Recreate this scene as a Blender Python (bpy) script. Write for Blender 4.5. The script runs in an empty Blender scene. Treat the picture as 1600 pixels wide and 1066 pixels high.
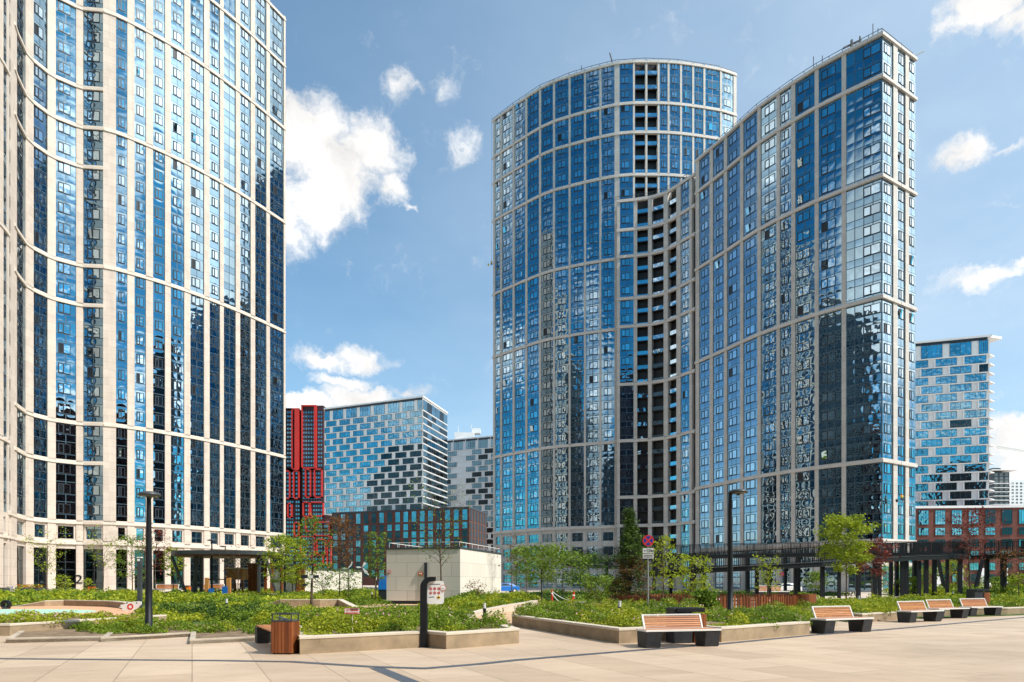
import bpy, math, random
import numpy as np
from mathutils import Vector, Matrix
rnd = random.Random(7)
F = 1067.0; H0 = 910.0; CX = 800.0; EYE = 1.6
SC = bpy.context.scene; COL = SC.collection
R = math.radians

def G(px, py, z=0.0):
    D = F * (EYE - z) / (py - H0)
    return ((px - CX) * D / F, D)
def P(px, D): return ((px - CX) * D / F, D)
def ZZ(py, D): return EYE + (H0 - py) * D / F

# ------------------------------------------------------------------ materials
def nmat(name):
    m = bpy.data.materials.new(name); m.use_nodes = True
    nt = m.node_tree; nt.nodes.clear()
    out = nt.nodes.new('ShaderNodeOutputMaterial')
    return m, nt, out
def N(nt, typ, **kw):
    n = nt.nodes.new(typ)
    for k, v in kw.items():
        if k.startswith('i_'):
            n.inputs[k[2:].replace('_', ' ')].default_value = v
        else: setattr(n, k, v)
    return n
def L(nt, a, b): nt.links.new(a, b)
def math_(nt, op, a, b=None, c=None, clamp=False):
    n = nt.nodes.new('ShaderNodeMath'); n.operation = op; n.use_clamp = clamp
    for i, x in enumerate((a, b, c)):
        if x is None: continue
        if isinstance(x, (int, float)): n.inputs[i].default_value = x
        else: nt.links.new(x, n.inputs[i])
    return n.outputs[0]
def mixc(nt, fac, a, b, typ='MIX'):
    n = nt.nodes.new('ShaderNodeMix'); n.data_type = 'RGBA'; n.blend_type = typ
    for s, x in ((n.inputs[0], fac), (n.inputs[6], a), (n.inputs[7], b)):
        if isinstance(x, (int, float)): s.default_value = x
        elif isinstance(x, (tuple, list)): s.default_value = (*x[:3], 1)
        else: nt.links.new(x, s)
    return n.outputs[2]
def maprange(nt, x, a, b, c=0.0, d=1.0, smooth=False):
    n = nt.nodes.new('ShaderNodeMapRange')
    if smooth: n.interpolation_type = 'SMOOTHSTEP'
    nt.links.new(x, n.inputs[0])
    for i, v in enumerate((a, b, c, d)): n.inputs[i + 1].default_value = v
    return n.outputs[0]
def noise(nt, vec, scale, detail=3, rough=.55, out='Fac', dim='3D'):
    n = nt.nodes.new('ShaderNodeTexNoise'); n.noise_dimensions = dim
    n.inputs['Scale'].default_value = scale; n.inputs['Detail'].default_value = detail
    n.inputs['Roughness'].default_value = rough
    if vec is not None: nt.links.new(vec, n.inputs['Vector'])
    return n.outputs[out]

def wpos(nt):
    return nt.nodes.new('ShaderNodeNewGeometry').outputs['Position']

def smat(name, col, rough=.6, metal=0.0, var=.12, scale=3.0, bump=0.0, bscale=30.0, col2=None, spec=.5, stretch=None):
    m, nt, out = nmat(name)
    p = N(nt, 'ShaderNodeBsdfPrincipled'); L(nt, p.outputs[0], out.inputs[0])
    p.inputs['Roughness'].default_value = rough; p.inputs['Metallic'].default_value = metal
    p.inputs['Specular IOR Level'].default_value = spec
    tc = nt.nodes.new('ShaderNodeTexCoord'); v = tc.outputs['Object']
    if stretch:
        mp = nt.nodes.new('ShaderNodeMapping'); mp.inputs['Scale'].default_value = stretch
        L(nt, v, mp.inputs[0]); v = mp.outputs[0]
    nz = noise(nt, v, scale, 5, .6)
    c2 = col2 or tuple(c * (1 - 2.2 * var) for c in col)
    c1 = tuple(min(1, c * (1 + var)) for c in col)
    f = maprange(nt, nz, .3, .7)
    L(nt, mixc(nt, f, c2, c1), p.inputs['Base Color'])
    if bump:
        b = N(nt, 'ShaderNodeBump'); b.inputs['Strength'].default_value = .6; b.inputs['Distance'].default_value = bump
        L(nt, noise(nt, v, bscale, 3, .6), b.inputs['Height']); L(nt, b.outputs[0], p.inputs['Normal'])
    return m

def stone_mat(name, col, jz=1.25):
    """cladding slabs: faint tone change per course and thin horizontal joints"""
    m, nt, out = nmat(name)
    p = N(nt, 'ShaderNodeBsdfPrincipled'); L(nt, p.outputs[0], out.inputs[0]); p.inputs['Roughness'].default_value = .7
    g = nt.nodes.new('ShaderNodeNewGeometry'); sep = nt.nodes.new('ShaderNodeSeparateXYZ'); L(nt, g.outputs['Position'], sep.inputs[0])
    k = math_(nt, 'DIVIDE', sep.outputs[2], jz)
    fl = math_(nt, 'FLOOR', k); fr = math_(nt, 'FRACT', k)
    cx = math_(nt, 'FLOOR', math_(nt, 'DIVIDE', math_(nt, 'ADD', sep.outputs[0], sep.outputs[1]), 1.9))
    cmb = nt.nodes.new('ShaderNodeCombineXYZ'); L(nt, fl, cmb.inputs[0]); L(nt, cx, cmb.inputs[1])
    wn = nt.nodes.new('ShaderNodeTexWhiteNoise'); L(nt, cmb.outputs[0], wn.inputs[0])
    tone = maprange(nt, wn.outputs[0], 0, 1, .93, 1.04)
    nz = maprange(nt, noise(nt, g.outputs['Position'], .6, 4), .3, .7, .9, 1.04)
    ms_ = nt.nodes.new('ShaderNodeMapping'); ms_.inputs['Scale'].default_value = (1.6, 1.6, .05); L(nt, g.outputs['Position'], ms_.inputs[0])
    nz = math_(nt, 'MULTIPLY', nz, maprange(nt, noise(nt, ms_.outputs[0], 1.0, 4, .65), .35, .75, 1.03, .88))
    j = maprange(nt, fr, 0.0, .05, .62, 1.0)
    t = math_(nt, 'MULTIPLY', math_(nt, 'MULTIPLY', tone, nz), j)
    L(nt, mixc(nt, 1.0, col, (1, 1, 1), 'MULTIPLY'), p.inputs['Base Color'])
    mm = nt.nodes.new('ShaderNodeVectorMath'); mm.operation = 'SCALE'; mm.inputs[0].default_value = col
    L(nt, t, mm.inputs['Scale']); L(nt, mm.outputs[0], p.inputs['Base Color'])
    return m

def glass_mat(name, tint, spand, rough=.015, amp=.010, joints=True, dark=(.012, .02, .028), uvmode=True, refl=1.0, namp=.012):
    """mirror-coated facade glazing. UV x = pane units, y = storeys."""
    m, nt, out = nmat(name)
    p = N(nt, 'ShaderNodeBsdfPrincipled'); p.inputs['Metallic'].default_value = refl
    p.inputs['Roughness'].default_value = rough
    uv = nt.nodes.new('ShaderNodeUVMap'); uv.uv_map = 'UVMap'
    sep = nt.nodes.new('ShaderNodeSeparateXYZ'); L(nt, uv.outputs[0], sep.inputs[0])
    u, v = sep.outputs[0], sep.outputs[1]
    # a storey = spandrel (0-.36) and vision band (.36-1)
    fv = math_(nt, 'FRACT', v); fu = math_(nt, 'FRACT', u)
    sp = math_(nt, 'LESS_THAN', fv, .36)
    cellv = math_(nt, 'ADD', math_(nt, 'MULTIPLY', math_(nt, 'FLOOR', v), 2), sp)
    cmb = nt.nodes.new('ShaderNodeCombineXYZ'); L(nt, math_(nt, 'FLOOR', u), cmb.inputs[0]); L(nt, cellv, cmb.inputs[1])
    wn = nt.nodes.new('ShaderNodeTexWhiteNoise'); L(nt, cmb.outputs[0], wn.inputs[0])
    sc = nt.nodes.new('ShaderNodeSeparateColor'); L(nt, wn.outputs['Color'], sc.inputs[0])
    # local v inside pane
    lv = math_(nt, 'ADD', math_(nt, 'MULTIPLY', sp, math_(nt, 'DIVIDE', fv, .36)),
               math_(nt, 'MULTIPLY', math_(nt, 'SUBTRACT', 1, sp), math_(nt, 'DIVIDE', math_(nt, 'SUBTRACT', fv, .36), .64)))
    pil = math_(nt, 'MULTIPLY', math_(nt, 'SINE', math_(nt, 'MULTIPLY', fu, math.pi)), math_(nt, 'SINE', math_(nt, 'MULTIPLY', lv, math.pi)))
    h = math_(nt, 'MULTIPLY', pil, maprange(nt, sc.outputs[0], 0, 1, .3 * amp, 1.3 * amp))
    ramp = math_(nt, 'MULTIPLY', math_(nt, 'SUBTRACT', fu, .5), maprange(nt, sc.outputs[1], 0, 1, -amp * .5, amp * .5))
    ramp2 = math_(nt, 'MULTIPLY', math_(nt, 'SUBTRACT', lv, .5), maprange(nt, sc.outputs[2], 0, 1, -amp * .5, amp * .5))
    nz = math_(nt, 'MULTIPLY', noise(nt, uv.outputs[0], 1.25, 0, .4), namp)
    h = math_(nt, 'ADD', math_(nt, 'ADD', h, nz), math_(nt, 'ADD', ramp, ramp2))
    b = N(nt, 'ShaderNodeBump'); b.inputs['Strength'].default_value = 1; b.inputs['Distance'].default_value = 1.0
    L(nt, h, b.inputs['Height']); L(nt, b.outputs[0], p.inputs['Normal'])
    tone = maprange(nt, sc.outputs[0], 0, 1, .86, 1.12)
    base = mixc(nt, sp, tint, spand)
    mm = nt.nodes.new('ShaderNodeVectorMath'); mm.operation = 'SCALE'; L(nt, base, mm.inputs[0]); L(nt, tone, mm.inputs['Scale'])
    colr = mm.outputs[0]
    if joints:
        e1 = math_(nt, 'LESS_THAN', math_(nt, 'ABSOLUTE', math_(nt, 'SUBTRACT', fu, .5)), .455)
        e2 = math_(nt, 'LESS_THAN', math_(nt, 'ABSOLUTE', math_(nt, 'SUBTRACT', lv, .5)), .465)
        inn = math_(nt, 'MULTIPLY', e1, e2)
        colr = mixc(nt, inn, tuple(c * .35 for c in spand), colr)
        L(nt, colr, p.inputs['Base Color'])
        d = N(nt, 'ShaderNodeBsdfPrincipled'); d.inputs['Base Color'].default_value = (*[c * .35 for c in spand], 1); d.inputs['Roughness'].default_value = .4; d.inputs['Metallic'].default_value = .4
        ms = nt.nodes.new('ShaderNodeMixShader'); L(nt, inn, ms.inputs[0]); L(nt, d.outputs[0], ms.inputs[1]); L(nt, p.outputs[0], ms.inputs[2])
        L(nt, ms.outputs[0], out.inputs[0])
    else:
        L(nt, colr, p.inputs['Base Color']); L(nt, p.outputs[0], out.inputs[0])
    return m

def pane_mat(name, tint, rough=.02):
    m, nt, out = nmat(name)
    p = N(nt, 'ShaderNodeBsdfPrincipled'); L(nt, p.outputs[0], out.inputs[0])
    p.inputs['Metallic'].default_value = 1; p.inputs['Roughness'].default_value = rough
    oi = nt.nodes.new('ShaderNodeObjectInfo'); g = nt.nodes.new('ShaderNodeNewGeometry')
    wn = nt.nodes.new('ShaderNodeTexWhiteNoise'); wn.noise_dimensions = '3D'
    s = nt.nodes.new('ShaderNodeVectorMath'); s.operation = 'SNAP'; s.inputs[1].default_value = (3.2, 3.2, 3.2); L(nt, g.outputs['Position'], s.inputs[0])
    L(nt, s.outputs[0], wn.inputs[0])
    t = maprange(nt, wn.outputs[0], 0, 1, .8, 1.25)
    mm = nt.nodes.new('ShaderNodeVectorMath'); mm.operation = 'SCALE'; mm.inputs[0].default_value = tint; L(nt, t, mm.inputs['Scale'])
    L(nt, mm.outputs[0], p.inputs['Base Color'])
    b = N(nt, 'ShaderNodeBump'); b.inputs['Distance'].default_value = 1; 
    L(nt, math_(nt, 'MULTIPLY', noise(nt, g.outputs['Position'], .9, 1, .4), .03), b.inputs['Height']); L(nt, b.outputs[0], p.inputs['Normal'])
    return m

def leaf_mat(name, c1, c2, trans=.35, rough=.6):
    m, nt, out = nmat(name)
    g = nt.nodes.new('ShaderNodeNewGeometry')
    big = maprange(nt, noise(nt, g.outputs['Position'], .55, 3), .35, .65)
    f = math_(nt, 'ADD', math_(nt, 'MULTIPLY', g.outputs['Random Per Island'], .6), math_(nt, 'MULTIPLY', big, .4))
    c = mixc(nt, f, c1, c2)
    d = N(nt, 'ShaderNodeBsdfPrincipled'); d.inputs['Roughness'].default_value = rough; d.inputs['Specular IOR Level'].default_value = .3
    L(nt, c, d.inputs['Base Color'])
    t = nt.nodes.new('ShaderNodeBsdfTranslucent'); L(nt, c, t.inputs[0])
    ms = nt.nodes.new('ShaderNodeMixShader'); ms.inputs[0].default_value = trans
    L(nt, d.outputs[0], ms.inputs[1]); L(nt, t.outputs[0], ms.inputs[2]); L(nt, ms.outputs[0], out.inputs[0])
    return m

def wood_mat(name, c1, c2, plank=.12, axis=0, vertical=False):
    m, nt, out = nmat(name)
    p = N(nt, 'ShaderNodeBsdfPrincipled'); L(nt, p.outputs[0], out.inputs[0]); p.inputs['Roughness'].default_value = .5
    g = nt.nodes.new('ShaderNodeNewGeometry'); tc = nt.nodes.new('ShaderNodeTexCoord')
    mp = nt.nodes.new('ShaderNodeMapping'); mp.inputs['Scale'].default_value = (12, 12, 1.2) if vertical else (1.2, 14, 14)
    L(nt, tc.outputs['Object'], mp.inputs[0])
    f = math_(nt, 'ADD', math_(nt, 'MULTIPLY', g.outputs['Random Per Island'], .5), math_(nt, 'MULTIPLY', noise(nt, mp.outputs[0], 2, 4, .6), .5))
    L(nt, mixc(nt, maprange(nt, f, .25, .75), c1, c2), p.inputs['Base Color'])
    return m

M = {}
M['stone'] = stone_mat('warm_stone_cladding', (.655, .56, .48))
M['stone_c'] = stone_mat('pale_stone_cladding', (.60, .555, .505))
M['cap'] = smat('light_stone_band', (.72, .63, .54), .65, var=.05, scale=.5)
M['cap_c'] = smat('light_grey_stone_band', (.63, .58, .53), .65, var=.05, scale=.5)
M['glz'] = glass_mat('blue_mirror_glazing', (.27, .385, .46), (.19, .31, .41))
M['glz2'] = glass_mat('ground_floor_glazing', (.10, .14, .155), (.08, .11, .13), namp=.02)
M['pane'] = pane_mat('window_pane', (.38, .50, .58))
M['pane_dark'] = smat('open_window_darkness', (.008, .009, .012), .3, var=.1)
M['frame_dark'] = smat('dark_window_frame', (.02, .028, .04), .4, var=.05)
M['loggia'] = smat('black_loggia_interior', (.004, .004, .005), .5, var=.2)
M['roof'] = smat('roof_membrane', (.18, .18, .18), .8)
M['black'] = smat('black_metal', (.010, .012, .015), .5, var=.1, spec=.25)
M['blackblock'] = smat('black_concrete_block', (.02, .023, .03), .55, var=.25, scale=9)
M['dgrey'] = smat('dark_grey_metal', (.05, .058, .062), .4)
M['white'] = smat('white_paint', (.78, .78, .76), .45, var=.03)
M['wmetal'] = smat('white_bench_frame', (.72, .71, .68), .4, var=.03)
M['conc'] = smat('beige_aggregate_concrete', (.34, .25, .155), .88, var=.14, scale=2.2, bump=.006, bscale=70)  # darkened so the wall faces carry their grazing shade in the colour
M['conc2'] = smat('smooth_beige_concrete', (.58, .50, .40), .8, var=.06, scale=1.2)
M['kerb'] = smat('kerb_concrete', (.47, .40, .31), .85, var=.16, scale=1.3, bump=.003, bscale=90)
M['wood'] = wood_mat('orange_bench_wood', (.26, .08, .022), (.56, .225, .07))
M['woodv'] = wood_mat('reddish_bin_wood', (.13, .030, .008), (.29, .085, .022), vertical=True)
M['woody'] = wood_mat('yellow_play_wood', (.40, .17, .04), (.55, .26, .07), vertical=True)
M['soil'] = smat('planting_soil', (.24, .165, .10), .95, var=.3, scale=4, bump=.03, bscale=14)
M['bark'] = smat('tree_bark', (.13, .085, .055), .9, var=.3, scale=6, bump=.01, bscale=25)
M['barkd'] = smat('dark_bark', (.035, .026, .02), .9, var=.3, scale=6)
M['red'] = smat('red_paint', (.62, .03, .015), .45, var=.05)
M['orange'] = smat('orange_paint', (.75, .16, .02), .5, var=.08)
M['blue'] = smat('blue_paint', (.01, .16, .55), .4, var=.05)
M['navy'] = smat('sign_blue', (.01, .03, .30), .4, var=.03)
M['yellow'] = smat('yellow_paint', (.75, .50, .02), .5, var=.05)
M['brick'] = smat('brown_brick', (.11, .042, .03), .85, var=.18, scale=.25)
M['brickr'] = smat('red_brick', (.16, .055, .04), .85, var=.15, scale=.25)
M['wpanel'] = smat('white_facade_panel', (.80, .80, .80), .6, var=.05, scale=.1)
M['bgglass'] = pane_mat('far_blue_glass', (.25, .42, .50))
M['bgdark'] = pane_mat('far_dark_glass', (.05, .07, .08))
M['redtower'] = smat('dark_red_cladding', (.045, .012, .016), .6, var=.2, scale=.05)
M['redframe'] = smat('bright_red_panel', (.50, .024, .016), .5, var=.06, scale=.1)
M['leaf_y'] = leaf_mat('yellow_green_leaf', (.14, .22, .012), (.46, .52, .03))
M['leaf_g'] = leaf_mat('fresh_green_leaf', (.06, .13, .012), (.24, .34, .03))
M['leaf_d'] = leaf_mat('deep_green_leaf', (.025, .065, .012), (.09, .17, .025))
M['leaf_r'] = leaf_mat('red_leaf', (.09, .012, .01), (.26, .05, .03))
M['leaf_b'] = leaf_mat('brown_leaf', (.10, .045, .015), (.26, .12, .04))
M['cover'] = leaf_mat('ground_cover_leaf', (.13, .20, .010), (.52, .54, .032))
M['coverd'] = leaf_mat('dark_ground_cover_leaf', (.07, .14, .012), (.28, .38, .03))
M['needle'] = leaf_mat('conifer_needle', (.02, .05, .008), (.10, .17, .02), .15)
M['pink'] = leaf_mat('pink_flower', (.55, .22, .28), (.75, .55, .52), .3)
M['skin'] = smat('skin', (.5, .3, .2), .5)
M['lens'] = smat('frosted_lamp_glass', (.62, .62, .60), .3, var=.02)
M['clay'] = smat('orange_play_surface', (.62, .34, .19), .9, var=.05, scale=1.5)
M['mint'] = smat('mint_play_surface', (.36, .60, .46), .9, var=.03)
M['sand'] = smat('path_sand', (.56, .37, .22), .95, var=.10, scale=2.2)
M['lawn'] = smat('lawn_base', (.07, .12, .015), .95, var=.3, scale=1.1)
M['pale'] = smat('pale_paving', (.55, .45, .37), .85, var=.06, scale=.3)

# ------------------------------------------------------------------ mesh builder
def root_of(o):
    while o.parent: o = o.parent
    return o
class MB:
    def __init__(s): s.v = []; s.f = []; s.m = []; s.T = None; s.uv = {}
    def add(s, vs, fs, mi=0):
        b = len(s.v)
        if s.T is not None: vs = [tuple(s.T @ Vector(p)) for p in vs]
        s.v += [tuple(p) for p in vs]
        for f in fs: s.f.append(tuple(i + b for i in f)); s.m.append(mi)
    def box(s, c, d, rz=0, mi=0, taper=1.0, tapery=None):
        x, y, z = d[0] / 2, d[1] / 2, d[2]; ty = taper if tapery is None else tapery
        pts = [(-x, -y, 0), (x, -y, 0), (x, y, 0), (-x, y, 0), (-x * taper, -y * ty, z), (x * taper, -y * ty, z), (x * taper, y * ty, z), (-x * taper, y * ty, z)]
        ca, sa = math.cos(rz), math.sin(rz)
        s.add([(c[0] + p[0] * ca - p[1] * sa, c[1] + p[0] * sa + p[1] * ca, c[2] + p[2]) for p in pts],
              [(0, 3, 2, 1), (4, 5, 6, 7), (0, 1, 5, 4), (1, 2, 6, 5), (2, 3, 7, 6), (3, 0, 4, 7)], mi)
    def prism(s, poly, z0, z1, mi=0):
        n = len(poly)
        ar = sum(poly[i][0] * poly[(i + 1) % n][1] - poly[(i + 1) % n][0] * poly[i][1] for i in range(n))
        if ar < 0: poly = poly[::-1]
        zf0 = z0 if callable(z0) else (lambda p: z0); zf1 = z1 if callable(z1) else (lambda p: z1)
        vs = [(p[0], p[1], zf0(p)) for p in poly] + [(p[0], p[1], zf1(p)) for p in poly]
        s.add(vs, [tuple(range(n - 1, -1, -1)), tuple(range(n, 2 * n))] + [(i, (i + 1) % n, n + (i + 1) % n, n + i) for i in range(n)], mi)
    def bar(s, a, b, w, h=None, mi=0, up=(0, 0, 1)):
        a = Vector(a); b = Vector(b); d = (b - a)
        if d.length < 1e-6: return
        d.normalize(); h = h or w; up = Vector(up)
        if abs(d.dot(up)) > .98: up = Vector((1, 0, 0))
        sx = d.cross(up).normalized(); uz = sx.cross(d).normalized()
        vs = []
        for p in (a, b):
            for i, j in ((-1, -1), (1, -1), (1, 1), (-1, 1)): vs.append(p + sx * (i * w / 2) + uz * (j * h / 2))
        s.add(vs, [(0, 3, 2, 1), (4, 5, 6, 7), (0, 1, 5, 4), (1, 2, 6, 5), (2, 3, 7, 6), (3, 0, 4, 7)], mi)
    def tube(s, pts, rs, k=8, mi=0, cap=True):
        pts = [Vector(p) for p in pts]; n = len(pts)
        if isinstance(rs, (int, float)): rs = [rs] * n
        vs = []; prev = None
        for i, p in enumerate(pts):
            d = (pts[min(i + 1, n - 1)] - pts[max(i - 1, 0)]).normalized()
            ref = prev if prev is not None else (Vector((1, 0, 0)) if abs(d.x) < .8 else Vector((0, 1, 0)))
            x = (ref - d * ref.dot(d)).normalized(); y = d.cross(x); prev = x
            for j in range(k):
                a = 2 * math.pi * j / k; vs.append(p + (x * math.cos(a) + y * math.sin(a)) * rs[i])
        fs = [(i * k + j, i * k + (j + 1) % k, (i + 1) * k + (j + 1) % k, (i + 1) * k + j) for i in range(n - 1) for j in range(k)]
        if cap: fs += [tuple(range(k - 1, -1, -1)), tuple(range((n - 1) * k, n * k))]
        s.add(vs, fs, mi)
    def lathe(s, c, prof, k=20, mi=0, sx=1, sy=1):
        vs = []; n = len(prof)
        for r, z in prof:
            for j in range(k):
                a = 2 * math.pi * j / k; vs.append((c[0] + r * sx * math.cos(a), c[1] + r * sy * math.sin(a), c[2] + z))
        fs = [(i * k + j, i * k + (j + 1) % k, (i + 1) * k + (j + 1) % k, (i + 1) * k + j) for i in range(n - 1) for j in range(k)]
        fs += [tuple(range(k - 1, -1, -1)), tuple(range((n - 1) * k, n * k))]
        s.add(vs, fs, mi)
    def build(s, name, mats, parent=None, smooth=False, bevel=0):
        off = Vector((0, 0, 0))
        if parent is not None:
            r = root_of(parent); off = Vector(r.location)
        me = bpy.data.meshes.new(name)
        me.from_pydata([(p[0] - off.x, p[1] - off.y, p[2] - off.z) for p in s.v], [], s.f)
        if not isinstance(mats, (list, tuple)): mats = [mats]
        for m in mats: me.materials.append(m)
        if len(mats) > 1: me.polygons.foreach_set('material_index', s.m)
        if smooth: me.polygons.foreach_set('use_smooth', [True] * len(s.f))
        me.update()
        o = bpy.data.objects.new(name, me); COL.objects.link(o)
        if parent is not None: o.parent = parent
        if bevel:
            b = o.modifiers.new('b', 'BEVEL'); b.width = bevel; b.segments = 2; b.limit_method = 'ANGLE'
        if smooth and bevel == 0:
            pass
        return o

def tag(o, label=None, cat=None, group=None, kind=None):
    if label: o['label'] = label
    if cat: o['category'] = cat
    if group: o['group'] = group
    if kind: o['kind'] = kind
    return o
def empty(name, loc, label=None, cat=None, group=None):
    o = bpy.data.objects.new(name, None); COL.objects.link(o); o.location = (loc[0], loc[1], loc[2] if len(loc) > 2 else 0)
    o.empty_display_size = .3
    return tag(o, label, cat, group)
def copy_tree(o, parent=None):
    c = o.copy(); COL.objects.link(c)
    if parent is not None: c.parent = parent
    for ch in o.children: copy_tree(ch, c)
    return c
def dup(o, loc, rz=0, label=None, scale=1.0):
    c = copy_tree(o); c.location = loc; c.rotation_euler = (0, 0, rz); c.scale = (scale,) * 3
    if label: c['label'] = label
    return c

def sweep(mb, pts, z0, z1, out, inn, mi=0, sgn=None):
    """closed box section swept along a polyline; out = offset towards outward normal"""
    n = len(pts); nrm = []
    for i in range(n):
        a = Vector(pts[max(i - 1, 0)]); b = Vector(pts[min(i + 1, n - 1)]); p = Vector(pts[i])
        d1 = (p - a).normalized() if i > 0 else (b - p).normalized()
        d2 = (b - p).normalized() if i < n - 1 else d1
        n1 = Vector((d1.y, -d1.x)); n2 = Vector((d2.y, -d2.x))
        m = (n1 + n2).normalized(); k = 1 / max(.35, m.dot(n1))
        nrm.append(m * k)
    vs = []
    zf0 = z0 if isinstance(z0, (list, tuple)) else [z0] * n
    zf1 = z1 if isinstance(z1, (list, tuple)) else [z1] * n
    for i in range(n):
        o = Vector(pts[i]) + nrm[i] * out; q = Vector(pts[i]) - nrm[i] * inn
        vs += [(o.x, o.y, zf0[i]), (o.x, o.y, zf1[i]), (q.x, q.y, zf1[i]), (q.x, q.y, zf0[i])]
    fs = []
    for i in range(n - 1):
        for j in range(4): fs.append((i * 4 + j, i * 4 + (j + 1) % 4, (i + 1) * 4 + (j + 1) % 4, (i + 1) * 4 + j))
    fs += [(0, 3, 2, 1), ((n - 1) * 4, (n - 1) * 4 + 1, (n - 1) * 4 + 2, (n - 1) * 4 + 3)]
    fs = [tuple(reversed(f)) for f in fs]
    mb.add(vs, fs, mi)
# ------------------------------------------------------------------ tower facades
def mk_profile(lst, smooth=True):
    if not smooth or len(lst) < 3: return list(lst)
    w = [Vector(P(*q)) for q in lst]; out = []
    for i in range(len(w) - 1):
        p0, p1, p2, p3 = w[max(i - 1, 0)], w[i], w[i + 1], w[min(i + 2, len(w) - 1)]
        for k in range(6):
            t = k / 6; q = .5 * ((2 * p1) + (p2 - p0) * t + (2 * p0 - 5 * p1 + 4 * p2 - p3) * t * t + (3 * p1 - p0 - 3 * p2 + p3) * t ** 3)
            out.append((CX + F * q.x / q.y, q.y))
    out.append(tuple(lst[-1])); r = [out[0]]
    for q in out[1:]:
        if q[0] > r[-1][0] + .4: r.append(q)
    return r
def W(px, prof):
    """world point where the sight line of column px meets the plan polyline"""
    for i in range(len(prof) - 1):
        if px <= prof[i + 1][0] or i == len(prof) - 2:
            a = Vector(P(*prof[i])); b = Vector(P(*prof[i + 1])); t = (px - CX) / F
            den = (b.x - a.x) - t * (b.y - a.y)
            s = (t * a.y - a.x) / den if abs(den) > 1e-9 else 0
            return a + (b - a) * s
def out_n(a, b):
    d = (b - a).normalized(); return Vector((d.y, -d.x))

WIN = {}   # root name -> list of window records
def win_mesh(w, h, variant, cache={}):
    """returns (frame mesh builder, pane builder) centred on x, z from 0..h, facing -y"""
    key = (round(w, 1), round(h, 1), variant)
    if key in cache: return cache[key]
    w, h = key[0], key[1]
    f = MB(); p = MB(); t = .09; y = -.07
    f.box((-w / 2 + t / 2, y / 2 + .0, 0), (t, abs(y), h)); f.box((w / 2 - t / 2, y / 2, 0), (t, abs(y), h))
    f.box((0, y / 2, 0), (w - 2 * t, abs(y), t)); f.box((0, y / 2, h - t), (w - 2 * t, abs(y), t))
    mx = -w * .04 if variant != 'wide' else 0
    f.box((mx, y / 2, t), (t, abs(y), h - 2 * t))
    if variant == 'wide':
        for q in (-.25, .25): f.box((w * q, y / 2, t), (t, abs(y), h - 2 * t))
    x0, x1 = -w / 2 + t, mx - t / 2
    # left sash, drawn as its own inner frame
    if variant in ('plain', 'open', 'tilt'):
        ii = .07
        f.box((x0 + ii / 2, -.05, t), (ii, .06, h - 2 * t)); f.box((x1 - ii / 2, -.05, t), (ii, .06, h - 2 * t))
        f.box(((x0 + x1) / 2, -.05, t), (x1 - x0 - 2 * ii, .06, ii)); f.box(((x0 + x1) / 2, -.05, h - t - ii), (x1 - x0 - 2 * ii, .06, ii))
        if variant == 'plain': p.box(((x0 + x1) / 2, -.02, t), (x1 - x0, .02, h - 2 * t), mi=0)
        elif variant == 'open': p.box(((x0 + x1) / 2, -.02, t), (x1 - x0, .02, h - 2 * t), mi=1)
        else:
            p.box(((x0 + x1) / 2, -.02, t), (x1 - x0, .02, h - 2 * t), mi=1)
            a = (x0 + .08, -.06, t + .05); 
            p.add([(x0 + .06, -.06, t + .05), (x1 - .06, -.06, t + .05), (x1 - .06, -.36, h - t - .1), (x0 + .06, -.36, h - t - .1),
                   (x0 + .06, -.10, t + .05), (x1 - .06, -.10, t + .05), (x1 - .06, -.40, h - t - .1), (x0 + .06, -.40, h - t - .1)],
                  [(0, 1, 2, 3), (7, 6, 5, 4), (0, 4, 5, 1), (1, 5, 6, 2), (2, 6, 7, 3), (3, 7, 4, 0)], 0)
        p.box(((mx + t / 2 + w / 2 - t) / 2, -.02, t), (w / 2 - t - mx - t / 2, .02, h - 2 * t), mi=0)
    else:
        p.box((0, -.02, t), (w - 2 * t, .02, h - 2 * t), mi=0)
    cache[key] = (f, p); return cache[key]

def add_window(wins, pos, rz, w, h, variant='plain', z=None):
    wins.append((pos[0], pos[1], z, rz, round(w, 1), round(h, 1), variant))

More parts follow.
